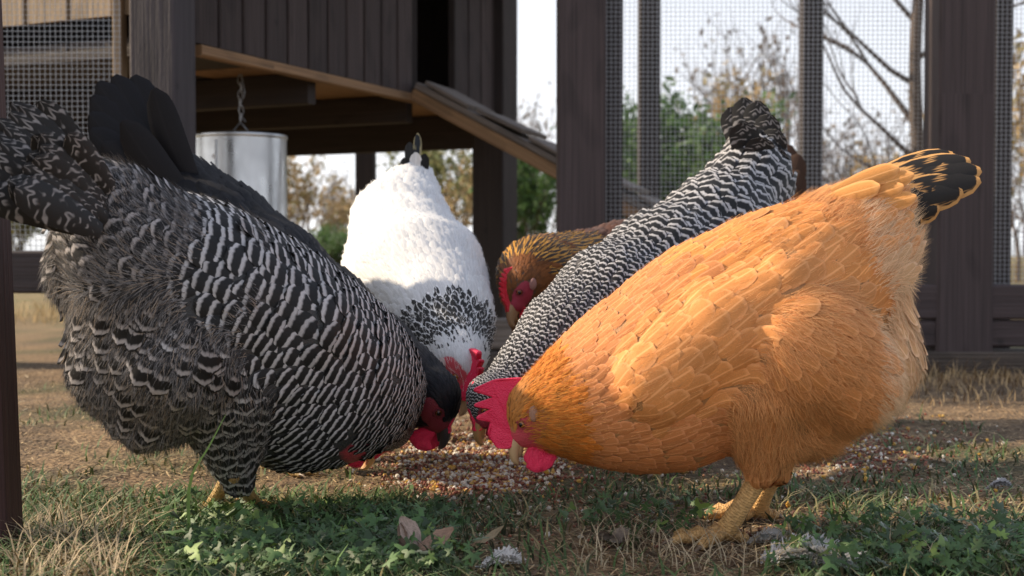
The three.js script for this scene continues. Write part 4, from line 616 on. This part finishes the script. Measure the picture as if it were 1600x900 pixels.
function curlLeaf(name, label, p, len, wid, dir, up, col, curl) {
  const A = new Acc(), d = V(...dir).normalize(), n0 = V(...up); n0.addScaledVector(d, -n0.dot(d)).normalize(); const s = V().crossVectors(n0, d), rows = 11, cols = 7;
  for (let r = 0; r < rows; r++) { const t = r / (rows - 1), w = wid * Math.pow(Math.sin(Math.PI * (0.04 + 0.93 * t)), 0.8) * (1 + 0.10 * noise3(t * 6, 1, len * 99)), c = p.clone().addScaledVector(d, len * (t - 0.1)).addScaledVector(n0, curl * len * t * t); for (let k = 0; k < cols; k++) { const x = k / (cols - 1) * 2 - 1; A.vert(c.clone().addScaledVector(s, x * w / 2).addScaledVector(n0, curl * 0.5 * wid * x * x + 0.0012 * noise3(t * 7, x * 3, len * 50)), n0.clone().addScaledVector(s, -curl * x).normalize(), k / 6, t, col); } }
  A.strip(0, rows, cols); const o = thing(name, label, 'leaf', V(p.x, p.y, p.z)); const vein = tex(64, 64, (u, v) => 0.72 + 0.2 * noise3(u * 9, v * 9, 3) + 0.25 * (1 - sstep(0.01, 0.05, Math.abs(u - 0.5))) + 0.08 * Math.sin((v + Math.abs(u - 0.5)) * 60));
  part('blade', local(A.geo(), o), new THREE.MeshPhysicalMaterial({ map: vein, vertexColors: true, roughness: 0.7, transmission: 0.12, thickness: 0, side: THREE.DoubleSide }), o);
  part('stalk', local(tube([p.clone().addScaledVector(d, len * -0.35), p.clone().addScaledVector(d, len * -0.1), p.clone().addScaledVector(d, len * 0.15)], [0.0006, 0.0007, 0.0004], 5), o), bark(0.25, 0.16, 0.10), o);
}
const onG = (px, py, y) => { const q = ground(px, py); q.y += y; return q; };
curlLeaf('fallen_leaf', 'pale pinkish dry leaf standing on edge among the weeds', onG(652, 886, 0.026), 0.036, 0.020, [-0.55, 0.75, 0.1], [0.35, 0.3, 1], [0.62, 0.46, 0.38], 0.18);
curlLeaf('fallen_leaf', 'brown crumpled dry leaf lying beside the pale leaf', onG(660, 888, 0.022), 0.040, 0.022, [0.85, 0.30, -0.2], [-0.2, 0.8, 0.6], [0.42, 0.25, 0.16], 0.22);
curlLeaf('fallen_leaf', 'tan leaf hanging folded behind the pale leaf', onG(632, 886, 0.020), 0.030, 0.014, [0.05, 0.9, 0.1], [-0.5, 0.2, 0.9], [0.33, 0.22, 0.17], 0.25);
curlLeaf('fallen_leaf', 'thin curled tan leaf right of the crumpled leaf', onG(748, 872, 0.014), 0.034, 0.009, [0.9, 0.25, 0.0], [0, 0.8, 0.6], [0.40, 0.30, 0.17], 0.4);
{ // the tall blade in front of the barred hen
  const A = new Acc(), a = onG(296, 850, 0), o = thing('grass_blade', 'single tall green grass blade in front of the barred hen', 'grass', a), tip = at(353, 647, 1.27), b = at(300, 742, 1.29);
  const pts = curve([a, b, at(325, 700, 1.28), tip], 12); pts.forEach((p, i) => { const t = i / 12, w = 0.0042 * (1 - 0.85 * t ** 3); for (const x of [-1, 1]) A.vert(p.clone().add(V(x * w * 0.45, x * w * 0.22, 0)), V(0.2, 0.3, 1).normalize(), 0, t, [0.20, 0.32, 0.07]); }); A.strip(0, 13, 2);
  part('blade', local(A.geo(), o), bladeM, o);
}
const plumeM = new THREE.MeshPhysicalMaterial({ vertexColors: true, roughness: 0.9, transmission: 0.2, thickness: 0, side: THREE.DoubleSide });
function downyFeather(label, px, py, len, yaw, col, seed) {
  const r = rng(seed), A = new Acc(), p = onG(px, py, 0.006), o = thing('downy_feather', label, 'feather', p), d = V(Math.cos(yaw), 0.12, Math.sin(yaw)).normalize(), s = V(-d.z, 0, d.x).normalize();
  for (let i = 0; i < 900; i++) { const t = r(), c = p.clone().addScaledVector(d, len * (t - 0.5)).add(V(0, 0.006 * Math.sin(t * 3.1), 0)), x = r() < 0.5 ? -1 : 1, L = len * 0.42 * Math.sin(Math.PI * (0.12 + 0.8 * t)) * (0.6 + 0.6 * r()), e = s.clone().multiplyScalar(x).addScaledVector(d, 0.7 - 0.9 * r()).add(V(0, 0.55 * r(), 0)).normalize(), st = A.count, w = d.clone().multiplyScalar(0.0007); for (let k = 0; k < 3; k++) { const q = c.clone().addScaledVector(e, L * k / 2).add(V(0, -0.002 * k * k * 0.25 + 0.002 * r(), 0)); A.vert(q.clone().sub(w), V(0, 1, 0.3).normalize(), 0, 0, col); A.vert(q.clone().add(w), V(0, 1, 0.3).normalize(), 0, 0, col); } A.strip(st, 3, 2); }
  part('barbs', local(A.geo(), o), plumeM, o, 'stuff'); part('quill', local(tube([p.clone().addScaledVector(d, -len * 0.65), p.clone(), p.clone().addScaledVector(d, len * 0.45)], [0.0008, 0.0007, 0.0002], 5), o), plumeM.clone(), o).material.vertexColors = false;
}
downyFeather('large white downy feather at the bottom edge right of the buff hen foot', 1250, 882, 0.085, 0.3, [0.75, 0.74, 0.72], 1);
downyFeather('white downy tuft at the bottom edge beside the large white feather', 1305, 893, 0.060, 0.9, [0.70, 0.70, 0.69], 2);
downyFeather('small pale feather just behind the buff hen foot', 1198, 850, 0.042, 0.5, [0.68, 0.67, 0.64], 3);
downyFeather('white feather at the bottom edge below the curled leaf', 785, 893, 0.042, 0.1, [0.68, 0.65, 0.60], 4);
downyFeather('tan downy tuft between the curled leaf and the buff hen foot', 955, 855, 0.045, 1.2, [0.42, 0.34, 0.27], 5);
downyFeather('small grey fluff on the bare soil at the right edge', 1562, 768, 0.030, 0.4, [0.40, 0.38, 0.37], 6);
scene.traverse((o) => { if (o.isMesh) o.castShadow = o.receiveShadow = true; });
renderer.render(scene, camera);
